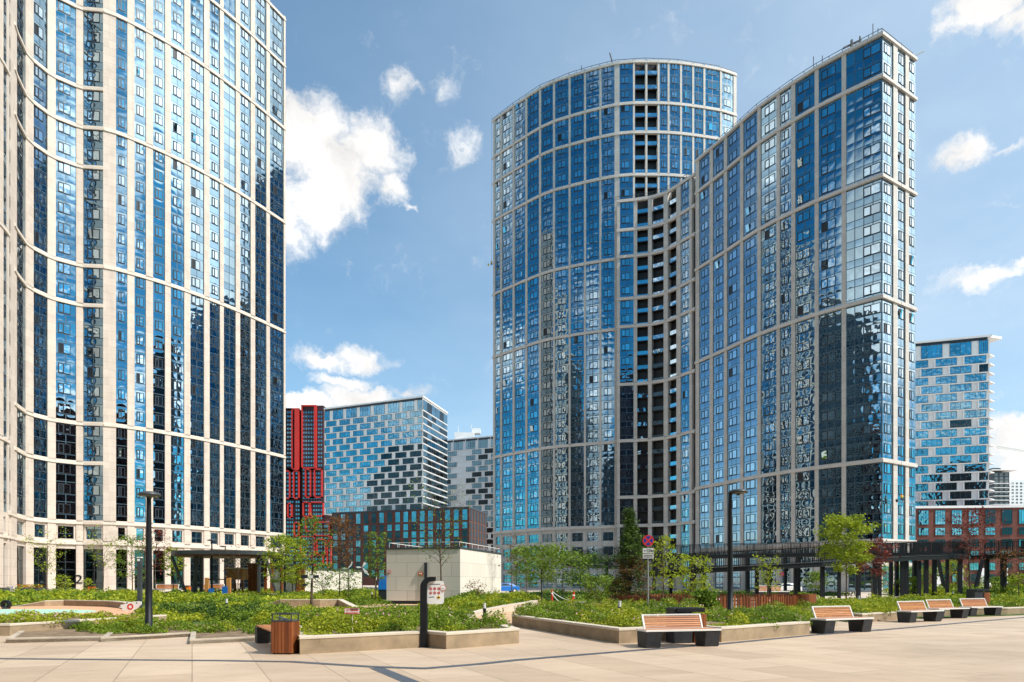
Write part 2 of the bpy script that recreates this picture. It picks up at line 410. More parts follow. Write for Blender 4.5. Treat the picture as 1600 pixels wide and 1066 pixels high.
def place_windows(root, wins, mats, most=100, fmat=None, maxy=None):
    """the windows that show largest are parts of their own (window > pane); the rest one part"""
    fmat = fmat or M['frame_dark']
    def size(r):
        px = CX + r[0] * F / r[1]; py = H0 - (r[2] - EYE) * F / r[1]
        D2 = r[0] ** 2 + r[1] ** 2
        n = Vector((math.sin(r[3]), -math.cos(r[3]))); vdir = -Vector((r[0], r[1])).normalized()
        fc = max(.02, n.dot(vdir))
        vis = 1 if (0 < px < 1600 and 0 < py < 905) else 0
        return -(vis * r[4] * r[5] * fc / D2)
    wins = sorted(wins, key=size)
    mcache = {}
    rest_f, rest_p = MB(), MB()
    for i, r in enumerate(wins):
        f, p = win_mesh(r[4], r[5], r[6])
        T = Matrix.Translation(Vector((r[0], r[1], r[2]))) @ Matrix.Rotation(r[3], 4, 'Z')
        if i < most:
            key = (r[4], r[5], r[6])
            if key not in mcache:
                fo = f_mesh(f, 'window', [fmat]); po = f_mesh(p, 'pane', mats); mcache[key] = (fo, po)
            fo, po = mcache[key]
            o = bpy.data.objects.new('window', fo); COL.objects.link(o); o.parent = root
            o.matrix_local = Matrix.Translation(-Vector(root.location)) @ T
            q = bpy.data.objects.new('pane', po); COL.objects.link(q); q.parent = o
        else:
            for src, dst in ((f, rest_f), (p, rest_p)):
                dst.T = T; b = len(dst.v)
                dst.v += [tuple(T @ Vector(x)) for x in src.v]
                dst.f += [tuple(k + b for k in ff) for ff in src.f]; dst.m += src.m
                dst.T = None
    if rest_f.v:
        allw = MB(); allw.v = rest_f.v + rest_p.v
        nb = len(rest_f.v)
        allw.f = rest_f.f + [tuple(k + nb for k in ff) for ff in rest_p.f]
        allw.m = [0] * len(rest_f.f) + [m + 1 for m in rest_p.m]
        o = allw.build('window', [fmat] + list(mats), root); o['kind'] = 'stuff'
def f_mesh(mb, name, mats):
    me = bpy.data.meshes.new(name); me.from_pydata(mb.v, [], mb.f)
    for m in mats: me.materials.append(m)
    if len(mats) > 1: me.polygons.foreach_set('material_index', mb.m)
    me.update(); return me

def glazing(root, a, b, z0, z1, zref, fh, mat, panes, off, name='glazing'):
    """one bay of glass: thin slab with UV x in panes and y in storeys"""
    n = out_n(a, b); d = (b - a).normalized()
    a2 = a - d * .06; b2 = b + d * .06
    vs = []
    for q in (0, .12):
        for p in (a2, b2):
            for z in (z0, z1):
                vs.append((p.x - n.x * q, p.y - n.y * q, z))
    # 0 a z0,1 a z1,2 b z0,3 b z1 front ; 4.. back
    fs = [(0, 2, 3, 1), (4, 5, 7, 6), (0, 1, 5, 4), (2, 6, 7, 3), (1, 3, 7, 5), (0, 4, 6, 2)]
    off3 = Vector(root.location)
    me = bpy.data.meshes.new(name); me.from_pydata([(v[0] - off3.x, v[1] - off3.y, v[2] - off3.z) for v in vs], [], fs)
    uvl = me.uv_layers.new(name='UVMap')
    v0, v1 = (z0 - zref) / fh + 40, (z1 - zref) / fh + 40
    uvs = {0: (off, v0), 1: (off, v1), 2: (off + panes, v0), 3: (off + panes, v1), 4: (off, v0), 5: (off, v1), 6: (off + panes, v0), 7: (off + panes, v1)}
    for poly in me.polygons:
        for li in poly.loop_indices: uvl.data[li].uv = uvs[me.loops[li].vertex_index]
    me.materials.append(mat); me.update()
    o = bpy.data.objects.new(name, me); COL.objects.link(o); o.parent = root
    return o

def facade(root, prof, pillars, zlow, ztop, belts, zref, fh, stone, capm, wins, loggias=(), zbase=None, base_rows=(), base_fill=None,
           wide=(), nowin=(), inset=.11, seed=1, belt_h=.38, belt_out=.20, pil_top=None, topbelt=True, openp=.05, panes_w=1.5, base_glass=None, pil_out=.06, zb_of=None, belts_of=None):
    """pillars: (pxL, pxR[, kind]); glass bays between them"""
    rr = random.Random(seed)
    zb_of = zb_of or {}
    pillars = [((p_[0] + (p_[1] - p_[0]) * .07, p_[1] - (p_[1] - p_[0]) * .07) if p_[1] - p_[0] > 3 else p_) for p_ in pillars]
    for i, pl in enumerate(pillars):
        a = W(pl[0], prof); b = W(pl[1], prof); n = out_n(a, b)
        if pl[1] - pl[0] < .9: continue
        dp_ = 1.3 if (i in loggias or i - 1 in loggias) else .6
        m = MB()
        q = [a + n * pil_out, b + n * pil_out, b - n * dp_, a - n * dp_]
        zz0 = zb_of.get(('p', i), 0.0)
        m.prism([(p.x, p.y) for p in q], zz0, ztop - .02)
        m.build('pilaster', stone, root)
    for i in range(len(pillars) - 1):
        a = W(pillars[i][1], prof); b = W(pillars[i + 1][0], prof); n = out_n(a, b); d = (b - a).normalized(); w = (b - a).length
        zb = zb_of.get(i, zlow)
        ga, gb = a - n * inset, b - n * inset
        npn = max(1, round(w / panes_w))
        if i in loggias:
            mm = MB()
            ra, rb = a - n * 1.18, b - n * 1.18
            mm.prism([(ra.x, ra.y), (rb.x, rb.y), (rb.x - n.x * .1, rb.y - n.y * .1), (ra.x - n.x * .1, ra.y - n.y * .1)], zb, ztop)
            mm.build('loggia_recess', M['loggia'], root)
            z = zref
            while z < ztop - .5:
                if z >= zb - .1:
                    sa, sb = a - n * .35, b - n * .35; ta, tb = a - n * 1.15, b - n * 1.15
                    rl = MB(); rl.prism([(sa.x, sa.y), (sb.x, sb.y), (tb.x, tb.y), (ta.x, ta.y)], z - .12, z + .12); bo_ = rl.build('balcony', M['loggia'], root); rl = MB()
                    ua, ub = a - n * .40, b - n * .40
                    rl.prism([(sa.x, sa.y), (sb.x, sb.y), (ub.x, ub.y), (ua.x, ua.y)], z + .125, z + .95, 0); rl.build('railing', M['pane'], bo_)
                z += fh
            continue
        if zb < ztop:
            glazing(root, ga, gb, zb, ztop - .1, zref, fh, M['glz'], npn, 10 * i + seed * 100, 'glazing')
        rz = math.atan2(d.y, d.x)
        # windows in the glass
        if i not in nowin:
            wf = .62 if i not in wide else .34
            z = zref; k = 0
            ww = min(2.9, w * wf)
            if w > 5: ww = 2.6
            cx = .5 + rr.choice((-.08, 0, .06)) if w <= 5 else .72
            while z < ztop - 1.5:
                if z >= zb - .2:
                    if not any(abs(z + 2.5 - bz) < .3 for bz in ()):
                        q = rr.random()
                        va = 'open' if q < openp else ('tilt' if q < openp + .04 else 'plain')
                        c = ga + (gb - ga) * cx + n * .004
                        add_window(wins, (c.x, c.y), rz, ww, 1.55, va, z + 1.25)
                z += fh; k += 1
        # stone base with punched glass
        if zb == zlow and base_rows:
            fill = MB(); last = 0.0
            fa, fb = a - n * .10, b - n * .10; ta, tb = a - n * .5, b - n * .5
            edges = []
            for (s0, s1) in base_rows:
                if s0 > last + .01:
                    fill.prism([(fa.x, fa.y), (fb.x, fb.y), (tb.x, tb.y), (ta.x, ta.y)], last, s0); fill.build('base_wall', stone, root); fill = MB()
                last = s1
            if last < zlow: fill.prism([(fa.x, fa.y), (fb.x, fb.y), (tb.x, tb.y), (ta.x, ta.y)], last, zlow); fill.build('base_wall', stone, root); fill = MB()
            # side reveals
            for (s0, s1) in base_rows:
                if s1 - s0 < 4:
                    for (e0, e1) in ((a, a + d * .3), (b - d * .3, b)):
                        g0, g1 = e0 - n * .10, e1 - n * .10; h0, h1 = e0 - n * .5, e1 - n * .5
                        fill = MB(); fill.prism([(g0.x, g0.y), (g1.x, g1.y), (h1.x, h1.y), (h0.x, h0.y)], s0, s1); fill.build('window_reveal', stone, root)
            for (s0, s1) in base_rows:
                g = glazing(root, a - n * .36, b - n * .36, s0, s1, s0, max(2.2, (s1 - s0) / 2.0), M['glz2'] if s1 - s0 > 4 else M['glz'], max(1, npn), 7 * i + 3, 'ground_floor_window' if s1 - s0 > 4 else 'base_window')
    # horizontal belts
    for (zb, pxa, pxb) in belts:
        pts = [W(pxa, prof)]
        for i, pl in enumerate(pillars):
            for x in pl[:2]:
                if pxa + .9 < x < pxb - .9: pts.append(W(x, prof))
        pts.append(W(pxb, prof))
        m = MB()
        sweep(m, pts, zb - belt_h / 2 - .12, zb + belt_h / 2 - .12, belt_out, .48)
        sweep(m, pts, zb + belt_h / 2 - .118, zb + belt_h / 2 + .14, belt_out - .14, .48)
        m.build('cornice', capm, root)

def body(root, prof_pts, back, z1, mat, inset=1.7, z0=0, name='wall'):
    n = len(prof_pts); q = []
    for i, p in enumerate(prof_pts):
        a = prof_pts[max(i - 1, 0)]; b = prof_pts[min(i + 1, n - 1)]
        q.append(p - out_n(a, b) * inset)
    m = MB(); m.prism([(p.x, p.y) for p in q] + list(back), z0, z1 - .6); m.build(name, mat, root)
    m = MB(); m.prism([(p.x, p.y) for p in q] + list(back), z1 - .595, z1 - .2); m.build('roof', M['roof'], root)

def roof_rail(root, pts, z, h=1.1, step=2.2):
    m = MB()
    for i in range(len(pts) - 1):
        a, b = pts[i], pts[i + 1]; L_ = (b - a).length; k = max(1, round(L_ / step))
        m.bar((a.x, a.y, z + h), (b.x, b.y, z + h), .07); m.bar((a.x, a.y, z + h * .5), (b.x, b.y, z + h * .5), .05)
        for j in range(k):
            p = a + (b - a) * j / k; m.bar((p.x, p.y, z), (p.x, p.y, z + h), .08)
    m.build('roof_railing', M['dgrey'], root)

# ---- left tower ------------------------------------------------------------
profL = mk_profile([(-80, 80), (0, 92), (20, 97), (26, 99.2), (44, 103.7), (84, 108), (132, 110.7), (163, 111), (211, 113.7), (291, 120), (375, 129.3), (446, 140)])
tl = empty('residential_tower', (-60, 115, 0), 'tallest blue glass tower with cream pilasters, filling the left edge of the picture', 'building', 'high-rise apartment towers with cream pilasters')
pilL = [(-70, -48), (-38, -20), (-12, 6), (11.5, 14), (16, 26.5), (39, 53), (73, 88), (118, 131), (159.5, 183), (198, 211), (227, 240), (257, 267.5), (287, 298), (318, 328), (343, 350), (367.6, 375.5), (391, 399), (415.6, 422), (443.2, 446)]
winsL = []
zL = lambda n: 11.3 + 3.2 * n
ztL = zL(33) + .6
beltsL = [(8.0, -70, 446), (zL(0), 12, 446)]
for n_ in (5, 13, 20, 26, 30, 33): beltsL.append((zL(n_), 162.5, 446))
for n_ in (3, 5, 11, 13, 18, 20, 22, 26, 28, 30, 33): beltsL.append((zL(n_), 22, 162))
for n_ in (3, 12, 19, 26, 33): beltsL.append((zL(n_) + .3, -70, 14))
facade(tl, profL, pilL, zL(0), ztL, beltsL, zL(0), 3.2, M['stone'], M['cap'], winsL, base_rows=[(.25, 7.0), (8.6, 10.6)], nowin=(14,), seed=3)
ptsL = [W(x, profL) for x in (-80, 0, 26, 44, 84, 132, 171, 211, 291, 375, 446)]
body(tl, ptsL, [(-58, 148), (-85, 150), (-110, 125), (-95, 80)], ztL, M['stone'])
place_windows(tl, winsL, [M['pane'], M['pane_dark']])

# ---- round tower in the middle ---------------------------------------------
profC = mk_profile([(769.5, 177), (772, 176.1), (844, 164.9), (889, 161), (962, 157), (1009, 156.4), (1061, 156.8), (1125, 158.8), (1151, 160.6)])
tc_ = empty('residential_tower', (25, 165, 0), 'round blue glass tower with curved roofline, standing behind the concave wing', 'building', 'high-rise apartment towers with cream pilasters')
cent = [772, 783, 802.5, 822.4, 843.8, 865.6, 890, 914, 938, 962, 990.5, 1010, 1029, 1044.6, 1064, 1083, 1100.5, 1126.4, 1148]
pilC = []
for i, c in enumerate(cent):
    h_ = 1.3 if i in (0, 1) else 1.75
    if c == 962: pilC.append((959.5, 968.5))
    elif c == 1148: pilC.append((1145.5, 1151))
    else: pilC.append((c - h_, c + h_))
zt_c = 120.9
zrC = 14.4; fhC = 3.24
zC = lambda n: zrC + fhC * n
beltsC = [(zC(n_), 769.6, 964) for n_ in (0, 6, 14, 19)] + [(z_, 769.6, 1151) for z_ in (95.0, 104.7, 111.4, 120.9)] + [(87.3, 964, 1151)]
winsC = []
zbC = {i: 88.0 for i in range(9, 18)}; zbC.update({('p', i): 86.0 for i in range(10, 19)})
facade(tc_, profC, pilC, zC(0), zt_c + .4, beltsC, zC(0), fhC, M['stone_c'], M['cap_c'], winsC, loggias=(10, 11), base_rows=[(.3, 3.6), (4.6, 6.6), (7.9, 9.9), (11.2, 13.2)], seed=5, zb_of=zbC, belt_h=.44)
ptsC = [W(x, profC) for x in (769.5, 801, 844, 889, 925, 962, 1009, 1061, 1125, 1151)]
body(tc_, ptsC, [(54, 178), (38, 192), (15, 195), (-2, 188)], zt_c + .3, M['stone_c'])
roof_rail(tc_, [p + Vector((0, .8)) for p in ptsC], zt_c + .3)
m = MB(); q_ = W(910, profC); m.bar((q_.x, q_.y + 2, zt_c), (q_.x, q_.y + 2, zt_c + 3.0), .15); q_ = W(962, profC); m.bar((q_.x, q_.y + 2, zt_c), (q_.x - 1.2, q_.y + 1, zt_c + 3.2), .22)
m.build('roof_antenna', M['dgrey'], tc_)
place_windows(tc_, winsC, [M['pane'], M['pane_dark']])

# ---- right tower: concave link and straight wing ---------------------------
tr = empty('residential_tower', (50, 130, 0), 'wedge shaped blue glass tower with sharp right corner and concave wing of dark balconies', 'building', 'high-rise apartment towers with cream pilasters')
profK = mk_profile([(963, 155.2), (970, 155), (1013, 153.6), (1043, 151.2), (1086, 144.6)])
zK = lambda h: EYE + h * 157 / F
pilK = [(963.5, 969), (989.5, 996), (1012, 1019), (1036.5, 1044), (1056.5, 1064), (1077, 1081.5)]
zrK = zK(588) - 31 * 3.0
winsK = []
frefK = 14.4; fhK = (86.6 - 14.4) / 22.5
beltsK = [(zK(h), 963.5, 1086) for h in (588, 543, 502, 437, 394, 305, 218, 131, 87)]
facade(tr, profK, pilK, 5.0, zK(588) + .3, beltsK, frefK - 3 * fhK, fhK, M['stone_c'], M['cap_c'], winsK, loggias=(1, 2, 3), base_rows=[(.3, 4.2)], seed=8, belt_h=.44)
profR1 = mk_profile([(1084, 144.8), (1132.5, 136.3), (1181, 128.3), (1237.6, 121.7), (1275, 118.1), (1316, 114.9), (1378.5, 110.6)])
profR = profR1 + [(1432, 116.2)]
pilR = [(1086.5, 1093), (1108.6, 1114.4), (1131, 1136.5), (1156, 1161.8), (1183, 1189), (1213, 1219), (1236, 1243), (1272.5, 1279.5), (1314.5, 1322.5), (1377.9, 1378.5), (1395, 1402.5), (1414, 1420.5), (1431.2, 1432)]
zR = lambda h: EYE + h * 110.6 / F
fhR = 3.26
beltsR = [(zR(h), 1085.5, 1432) for h in (857.5, 792, 636, 447, 191, 65)]
winsR = []
zrR = zR(191) - 9 * fhR + fhR * 5
zrefR = zR(191) - 4 * fhR
# split at the sharp corner so that the mitre stays clean
profRa = profR1; profRb = profR[-2:]
pR1 = pilR[:9] + [(1377.9, 1378.4)]
facade(tr, profRa, pR1, zrefR - 0, zR(857.5) + .4, [], zrefR, fhR, M['stone_c'], M['cap_c'], winsR, base_rows=[(.3, 4.2), (4.9, 7.4)], seed=11, wide=(8,), openp=.06)
pR2 = [(1378.6, 1379.0)] + pilR[10:]
facade(tr, profRb, pR2, zrefR - 0, zR(857.5) + .4, [], zrefR, fhR, M['stone_c'], M['cap_c'], winsR, base_rows=[(.3, 4.2), (4.9, 7.4)], seed=12, openp=.03)
for (zb, pxa, pxb) in beltsR:
    pts = [W(pl[0], profR) for pl in pR1[:-1]] + [Vector(P(1378.5, 110.6))] + [W(pl[0], profR) for pl in pilR[10:]]
    m = MB(); sweep(m, pts, zb - .30, zb + .16, .28, .5); sweep(m, pts, zb + .162, zb + .36, .14, .5); m.build('cornice', M['cap_c'], tr)
ptsK = [W(x, profK) for x in (963, 985, 1013, 1043, 1065, 1084)]
body(tr, ptsK, [(42, 150), (50, 165), (30, 176)], zK(588) + .2, M['stone_c'])
ptsR = [W(x, profR) for x in (1086, 1108, 1132, 1181, 1237, 1275, 1316, 1378.5)]
n1 = out_n(ptsR[-2], ptsR[-1]); fe = W(1432, profR)
qb = [p - out_n(ptsR[max(i - 1, 0)], ptsR[min(i + 1, 7)]) * 1.7 for i, p in enumerate(ptsR[:-1])]
cn = ptsR[-1] + Vector((.3, 2.4)); f2 = fe + Vector((-.9, 1.2))
m = MB(); m.prism([(p.x, p.y) for p in qb] + [(cn.x, cn.y), (f2.x, f2.y), (56, 150), (42, 158)], 0, zR(857.5) - .2); m.build('wall', M['stone_c'], tr)
m = MB(); m.prism([(p.x, p.y) for p in qb] + [(cn.x, cn.y), (f2.x, f2.y), (56, 150), (42, 158)], zR(857.5) - .195, zR(857.5) + .1); m.build('roof', M['roof'], tr)
roof_rail(tr, [p + Vector((.4, .8)) for p in ptsR] + [fe + Vector((-.3, .5))], zR(857.5) + .4)
roof_rail(tr, [p + Vector((0, .8)) for p in ptsK], zK(588) + .4)
m = MB()
for px_, h_ in ((1268, 3.2), (1282, 2.4), (1362, 3.2), (1370, 2.0)):
    q_ = W(px_, profR); m.bar((q_.x + 1, q_.y + 1.5, zR(857.5)), (q_.x + 1, q_.y + 1.5, zR(857.5) + h_ + .5), .10)
q_ = W(1326, profR); b_ = Vector((q_.x + 1, q_.y + 1, zR(857.5)))
m.bar(b_, b_ + Vector((0, 0, 2.6)), .3); m.bar(b_ + Vector((-1.4, 0, 1.2)), b_ + Vector((1.6, 0, 2.6)), .25); m.bar(b_ + Vector((1.4, 0, .4)), b_ + Vector((1.4, 0, 3.2)), .2)
q_ = fe; m.bar((q_.x - .5, q_.y, zR(857.5) + .6), (q_.x + 1.6, q_.y + .5, zR(857.5) + 1.9), .14)
m.build('roof_antenna', M['dgrey'], tr)
place_windows(tr, winsK + winsR, [M['pane'], M['pane_dark']])
# ------------------------------------------------------------------ background buildings
def face_win(wins, a, b, u, z, w, h, variant='wide', push=.12):
    a = Vector(a); b = Vector(b); d = (b - a).normalized(); n = out_n(a, b)
    c = a + d * u + n * push
    wins.append((c.x, c.y, z, math.atan2(d.y, d.x), round(w, 1), round(h, 1), variant))

def slab_ring(root, pts, z0, z1, out, mat, name='slab_band'):
    m = MB(); sweep(m, [Vector(p) for p in pts], z0, z1, out, .3); return m.build(name, mat, root)

def checker_tower(root, A, B, C_, z0, z1, rows, n, label_mats, seed, side='bands', blue=.6, solid=()):
    rr = random.Random(seed)
    A, B, C_ = Vector(A), Vector(B), Vector(C_); Dp = A + (C_ - B)
    m = MB(); m.prism([(p.x, p.y) for p in (A, B, C_, Dp)], z0, z1); m.build('wall', M['wpanel'], root)
    m = MB(); m.prism([(p.x, p.y) for p in (A + Vector((1, 1)), B + Vector((-1, 1.5)), C_ + Vector((-1, -1)), Dp + Vector((1, -1)))], z1 + .01, z1 + .4); m.build('roof', M['roof'], root)
    w = (B - A).length; d = (B - A).normalized(); pitch = w / n; rh = (z1 - z0) / (rows + 1.0)
    wins = []; dark = []
    nrm = out_n(A, B)
    for r in range(rows):
        z = z0 + r * rh
        top = r == rows - 1
        slab_ring(root, [A, B, C_], z - .17, z + .18, .32, M['wpanel'])
        off = (r % 2) * .5
        fm = MB()
        for k in range(-1, n + 1):
            u0 = (k + off + .16) * pitch; u1 = u0 + pitch * .74
            # white fin left of every window
            uf = u0 - .22
            if 0 < uf < w and (not top or off == 0):
                p_ = A + d * uf + nrm * .2; fm.box((p_.x, p_.y, z + .28), (.35, .5, rh - .56 + (rh if top else 0)), math.atan2(d.y, d.x))
            u0 = max(.3, u0); u1 = min(w - .3, u1)
            if u1 - u0 < 1 or (r, k) in solid or k in solid and not top: continue
            h = (rh * .84) if not top else rh * 1.5
            fr_ = (k + .5) / n
            isd = (r < rows * .62 and fr_ > .42 + .25 * (r / rows) and fr_ < .93) if seed == 2 else rr.random() > blue  # seeded case: grouped dark panes paint a reflection into the glass colour
            lst = dark if (isd and not top) else wins
            face_win(lst, A, B, (u0 + u1) / 2, z + .30, u1 - u0, h - .1)
        if fm.v: fm.build('fin', M['wpanel'], root)
    slab_ring(root, [A, B, C_], z1 - .35, z1 + .35, .6, M['wpanel'])
    m = MB(); sweep(m, [A + nrm * 0 + d * .5, B - d * .5], z1 - rh * .40, z1 - .36, .26, .05); m.build('attic_band', M['frame_dark'], root)
    ws = (C_ - B).length; ns = max(2, round(ws / 6))
    for r in range(rows):
        z = z0 + r * rh; h = rh * .8 if r < rows - 1 else rh * 1.55
        for k in range(ns): face_win(wins if rr.random() < .7 else dark, B, C_, (k + .5) * ws / ns, z + .30, ws / ns - .4, h - .1)
    return wins, dark

def place2(root, wins, dark, most=100, fmat=None):
    # give both glass tones to one pool: dark windows use the dark pane through variant mapping
    place_windows(root, wins, [M['bgglass'], M['pane_dark']], most=int(most * len(wins) / max(1, len(wins) + len(dark))), fmat=fmat)
    if dark: place_windows(root, dark, [M['bgdark'], M['pane_dark']], most=most - int(most * len(wins) / max(1, len(wins) + len(dark))), fmat=fmat)

def rest_merge(root):
    st = [o for o in root.children if o.get('kind') == 'stuff' and o.name.startswith('window')]
    return st

# white checkered block on the brown podium
A_, B_, C_ = (-103, 375), (-45.7, 350), (-36.5, 384)
tw = empty('apartment_block', (-70, 365, 38.8), 'white block with chequered blue windows, on top of the brown podium left of centre', 'building', 'white chequerboard apartment blocks')
w_, dk_ = checker_tower(tw, A_, B_, C_, 38.8, 96.7, 16, 7, None, 2, blue=.72)
place2(tw, w_, dk_, fmat=M['dgrey'])
# brown podium
A2, B2, C2 = Vector((-96, 364)), Vector((-20.9, 335)), Vector((-13.5, 366))
tp = empty('brick_building', (-55, 350, 0), 'dark brown brick podium with tall windows, below the white chequered block', 'building', 'brick podium buildings')
m = MB(); m.prism([(p.x, p.y) for p in (A2, B2, C2, A2 + C2 - B2)], 0, 38.5); m.build('wall', M['brick'], tp)
m = MB(); sweep(m, [A2, B2, C2], 38.0, 38.75, .25, .6); m.build('parapet', M['frame_dark'], tp)
bw, bd = [], []
wd = (B2 - A2).length; nn = 17
for r in range(8):
    z = 38.5 - 4.9 - r * 4.1 if r else 38.5 - 6.4
    h = 5.4 if r == 0 else 2.9
    z = 32.2 if r == 0 else 31.9 - r * 3.9
    for k in range(nn):
        face_win(bw if (rnd.random() < (.75 if k > 8 else .25)) else bd, A2, B2, (k + .5) * wd / nn, z, 2.7, h if r == 0 else 3.3)
    ws = (C2 - B2).length
    for k in range(6): face_win(bd, B2, C2, (k + .5) * ws / 6, z, 3.0, h if r == 0 else 3.3)
place2(tp, bw, bd)
# second white block
tw2 = empty('apartment_block', (-20, 410, 0), 'farther white block with dark windows, half hidden behind the round tower', 'building', 'white chequerboard apartment blocks')
w_, dk_ = checker_tower(tw2, (-52, 424), (-6, 404), (2, 434), 14, 88.5, 21, 6, None, 4, blue=.6, solid=(2,))
place2(tw2, w_, dk_, fmat=M['dgrey'])
m = MB(); m.box((-29, 420, 89), (12, 8, 4)); m.box((-22, 421, 93), (5, 6, 3)); m.bar((-33, 420, 93), (-33, 420, 98), .3); m.bar((-25, 420, 96), (-25, 420, 99), .3); m.build('rooftop_plant_room', M['wpanel'], tw2)
m = MB(); m.prism([(-51, 424), (-7, 405), (1, 433), (-43, 452)], 0, 13.9); m.build('base_wall', M['brick'], tw2)
# right white block with overhanging corner
tw3 = empty('apartment_block', (158, 250, 27.9), 'white and bright blue block with overhanging slab edges, right of the wedge tower', 'building', 'white chequerboard apartment blocks')
w_, dk_ = checker_tower(tw3, (134, 252), (168.3, 241), (168.9, 262), 27.9, 88.5, 18, 4, None, 6, blue=.96)
place2(tw3, w_, dk_, fmat=M['dgrey'])
m = MB()
for r in range(18):
    z = 27.9 + r * (88.5 - 27.9) / 19.0
    m.prism([(168.0, 240.5), (172.0, 243.5), (169.2, 256)], z - .18, z + .18)
m.prism([(168.0, 240.5), (174.0, 242.5), (169.2, 258)], 88.0, 88.8); m.build('overhanging_slab', M['wpanel'], tw3)
# right brick podium
A3, B3 = Vector((128, 236)), Vector((214, 228)); C3 = Vector((217, 262))
tb = empty('brick_building', (170, 240, 0), 'red brown brick building with dark framed windows at the right edge', 'building', 'brick podium buildings')
m = MB(); m.prism([(p.x, p.y) for p in (A3, B3, C3, A3 + C3 - B3)], 0, 27.3); m.build('wall', M['brickr'], tb)
m = MB(); sweep(m, [A3, B3, C3], 27.0, 27.8, .35, .6); m.build('parapet', M['wpanel'], tb)
bw, bd = [], []
wd = (B3 - A3).length; nn = 16
for r in range(6):
    z = 21.4 - r * 4.0 + (0 if r == 0 else .3); h = 4.9 if r == 0 else 2.6
    for k in range(nn): face_win(bw if rnd.random() < .55 else bd, A3, B3, (k + .5) * wd / nn, z, 3.3, h)
place2(tb, bw, bd)
m = MB()
for k in range(12):
    p_ = A3 + (B3 - A3) * (k + .5) / 12 + out_n(A3, B3) * .6; m.box((p_.x, p_.y, 0), (1.4, .8, 6.4))
m.build('ground_floor_pier', M['wpanel'], tb)
# red tower far left of centre
RD = 520
def rx(zx): return (430 + zx / 3.554 - CX) * RD / F
def rz(zy): return EYE + (H0 - (600 + zy / 3.554)) * RD / F
tred = empty('red_tower', (rx(150), RD + 8, 0), 'distant dark tower with bright red frames, just right of the left tower', 'building')
m = MB(); m.box((rx(70), RD + 11, 0), (rx(136) - rx(4), 20, rz(140))); m.box((rx(208), RD + 10.5, 0), (rx(268) - rx(148), 21, rz(120)))
m.box((rx(142), RD + 12, 0), (rx(150) - rx(134), 16, rz(150))); m.box((rx(292), RD + 11, 0), (rx(314) - rx(269), 20, rz(725))); m.build('wall', M['redtower'], tred)
m = MB(); m.box((rx(275), RD + 16, rz(720)), (3.5, 10, rz(125) - rz(720))); m.build('side_wall', M['redtower'], tred)
frs = [(50, 138, 137, 478), (50, 138, 100, 478), (148, 120, 232, 472), (45, 482, 137, 640), (80, 482, 108, 640), (168, 472, 264, 634), (195, 472, 224, 634), (70, 662, 97, 746), (155, 655, 195, 740), (195, 655, 272, 738), (105, 768, 137, 848), (220, 765, 314, 846), (168, 740, 222, 822), (140, 845, 225, 960), (230, 860, 285, 955), (288, 870, 314, 1020), (205, 945, 272, 1010), (45, 655, 60, 760), (300, 768, 314, 870)]
for (x0, y0, x1, y1) in frs:
    m = MB(); X0, X1, Z0, Z1 = rx(x0), rx(x1), rz(y1), rz(y0); t = .9; yy = RD - .9
    m.box((X0 + t / 2, yy, Z0), (t, 1.8, Z1 - Z0)); m.box((X1 - t / 2, yy, Z0), (t, 1.8, Z1 - Z0))
    m.box(((X0 + X1) / 2, yy - .01, Z0), (X1 - X0, 1.78, t)); m.box(((X0 + X1) / 2, yy - .01, Z1 - t), (X1 - X0, 1.78, t)); m.build('facade_frame', M['redframe'], tred)
for (x0, x1, y0, y1) in ((112, 136, 140, 480), (219, 233, 122, 470)):
    m = MB(); m.box(((rx(x0) + rx(x1)) / 2, RD - 1.2, rz(y1)), (rx(x1) - rx(x0), 1.8, rz(y0) - rz(y1))); m.build('red_fin', M['redframe'], tred)
ww = []
z = 3.0
while z < rz(150):
    for zx in (56, 70, 84, 96, 118, 130, 158, 172, 186, 201, 215, 229, 242, 256):
        ww.append((rx(zx), RD - .05, z, 0, 1.3, 1.7, 'plain'))
    if z < rz(760):
        for zx in (280, 295): ww.append((rx(zx), RD - .05, z, 0, 2.4, 1.9, 'wide'))
    z += 3.1
place_windows(tred, ww, [M['bgglass'], M['pane_dark']], fmat=M['dgrey'])
# far towers and crane at the right edge
for (x0, x1, yt, D_, lab) in ((1552, 1577, 738, 640, 'small grey far tower with stacked balconies under the crane'), (1566, 1612, 750, 720, 'pale far apartment block at the right edge under the crane')):
    X0, X1 = P(x0, D_)[0], P(x1, D_)[0]; zt = ZZ(yt, D_)
    t = empty('distant_building', ((X0 + X1) / 2, D_ + 12, 0), lab, 'building', 'distant apartment blocks')
    m = MB(); m.box(((X0 + X1) / 2, D_ + 12, 0), (X1 - X0, 24, zt)); m.box(((X0 + X1) / 2, D_ + 12, zt + .01), ((X1 - X0) * .5, 12, 5)); m.build('wall', M['wpanel'] if x0 > 1560 else M['dgrey'], t)
    ww = []; z = 3
    while z < zt - 3:
        k = int((X1 - X0) / 4)
        for i in range(k): ww.append((X0 + (i + .5) * (X1 - X0) / k, D_ - .06, z, 0, 2.4, 1.9, 'wide'))
        z += 3.4
    place_windows(t, ww, [M['bgdark'], M['pane_dark']], fmat=M['wpanel'], most=60)
    if x0 == 1552:
        m = MB()
        for i in range(24): m.box(((X0 + X1) / 2 + .5, D_ + 11, 4 + i * 3.9), (X1 - X0 + 3, 27, .5))
        m.box(((X0 + X1) / 2 + 2, D_ + 11, zt + 1.5), (X1 - X0 + 10, 27, .8)); m.build('balcony_slab', M['wpanel'], t)
D_ = 620
cr = empty('tower_crane', (P(1640, D_)[0], D_, 0), 'tower crane whose white jib reaches in at the right edge', 'crane')
m = MB(); x1 = P(1558, D_)[0]; x2 = P(1640, D_)[0]; z1_ = ZZ(700, D_); z2_ = ZZ(713, D_)
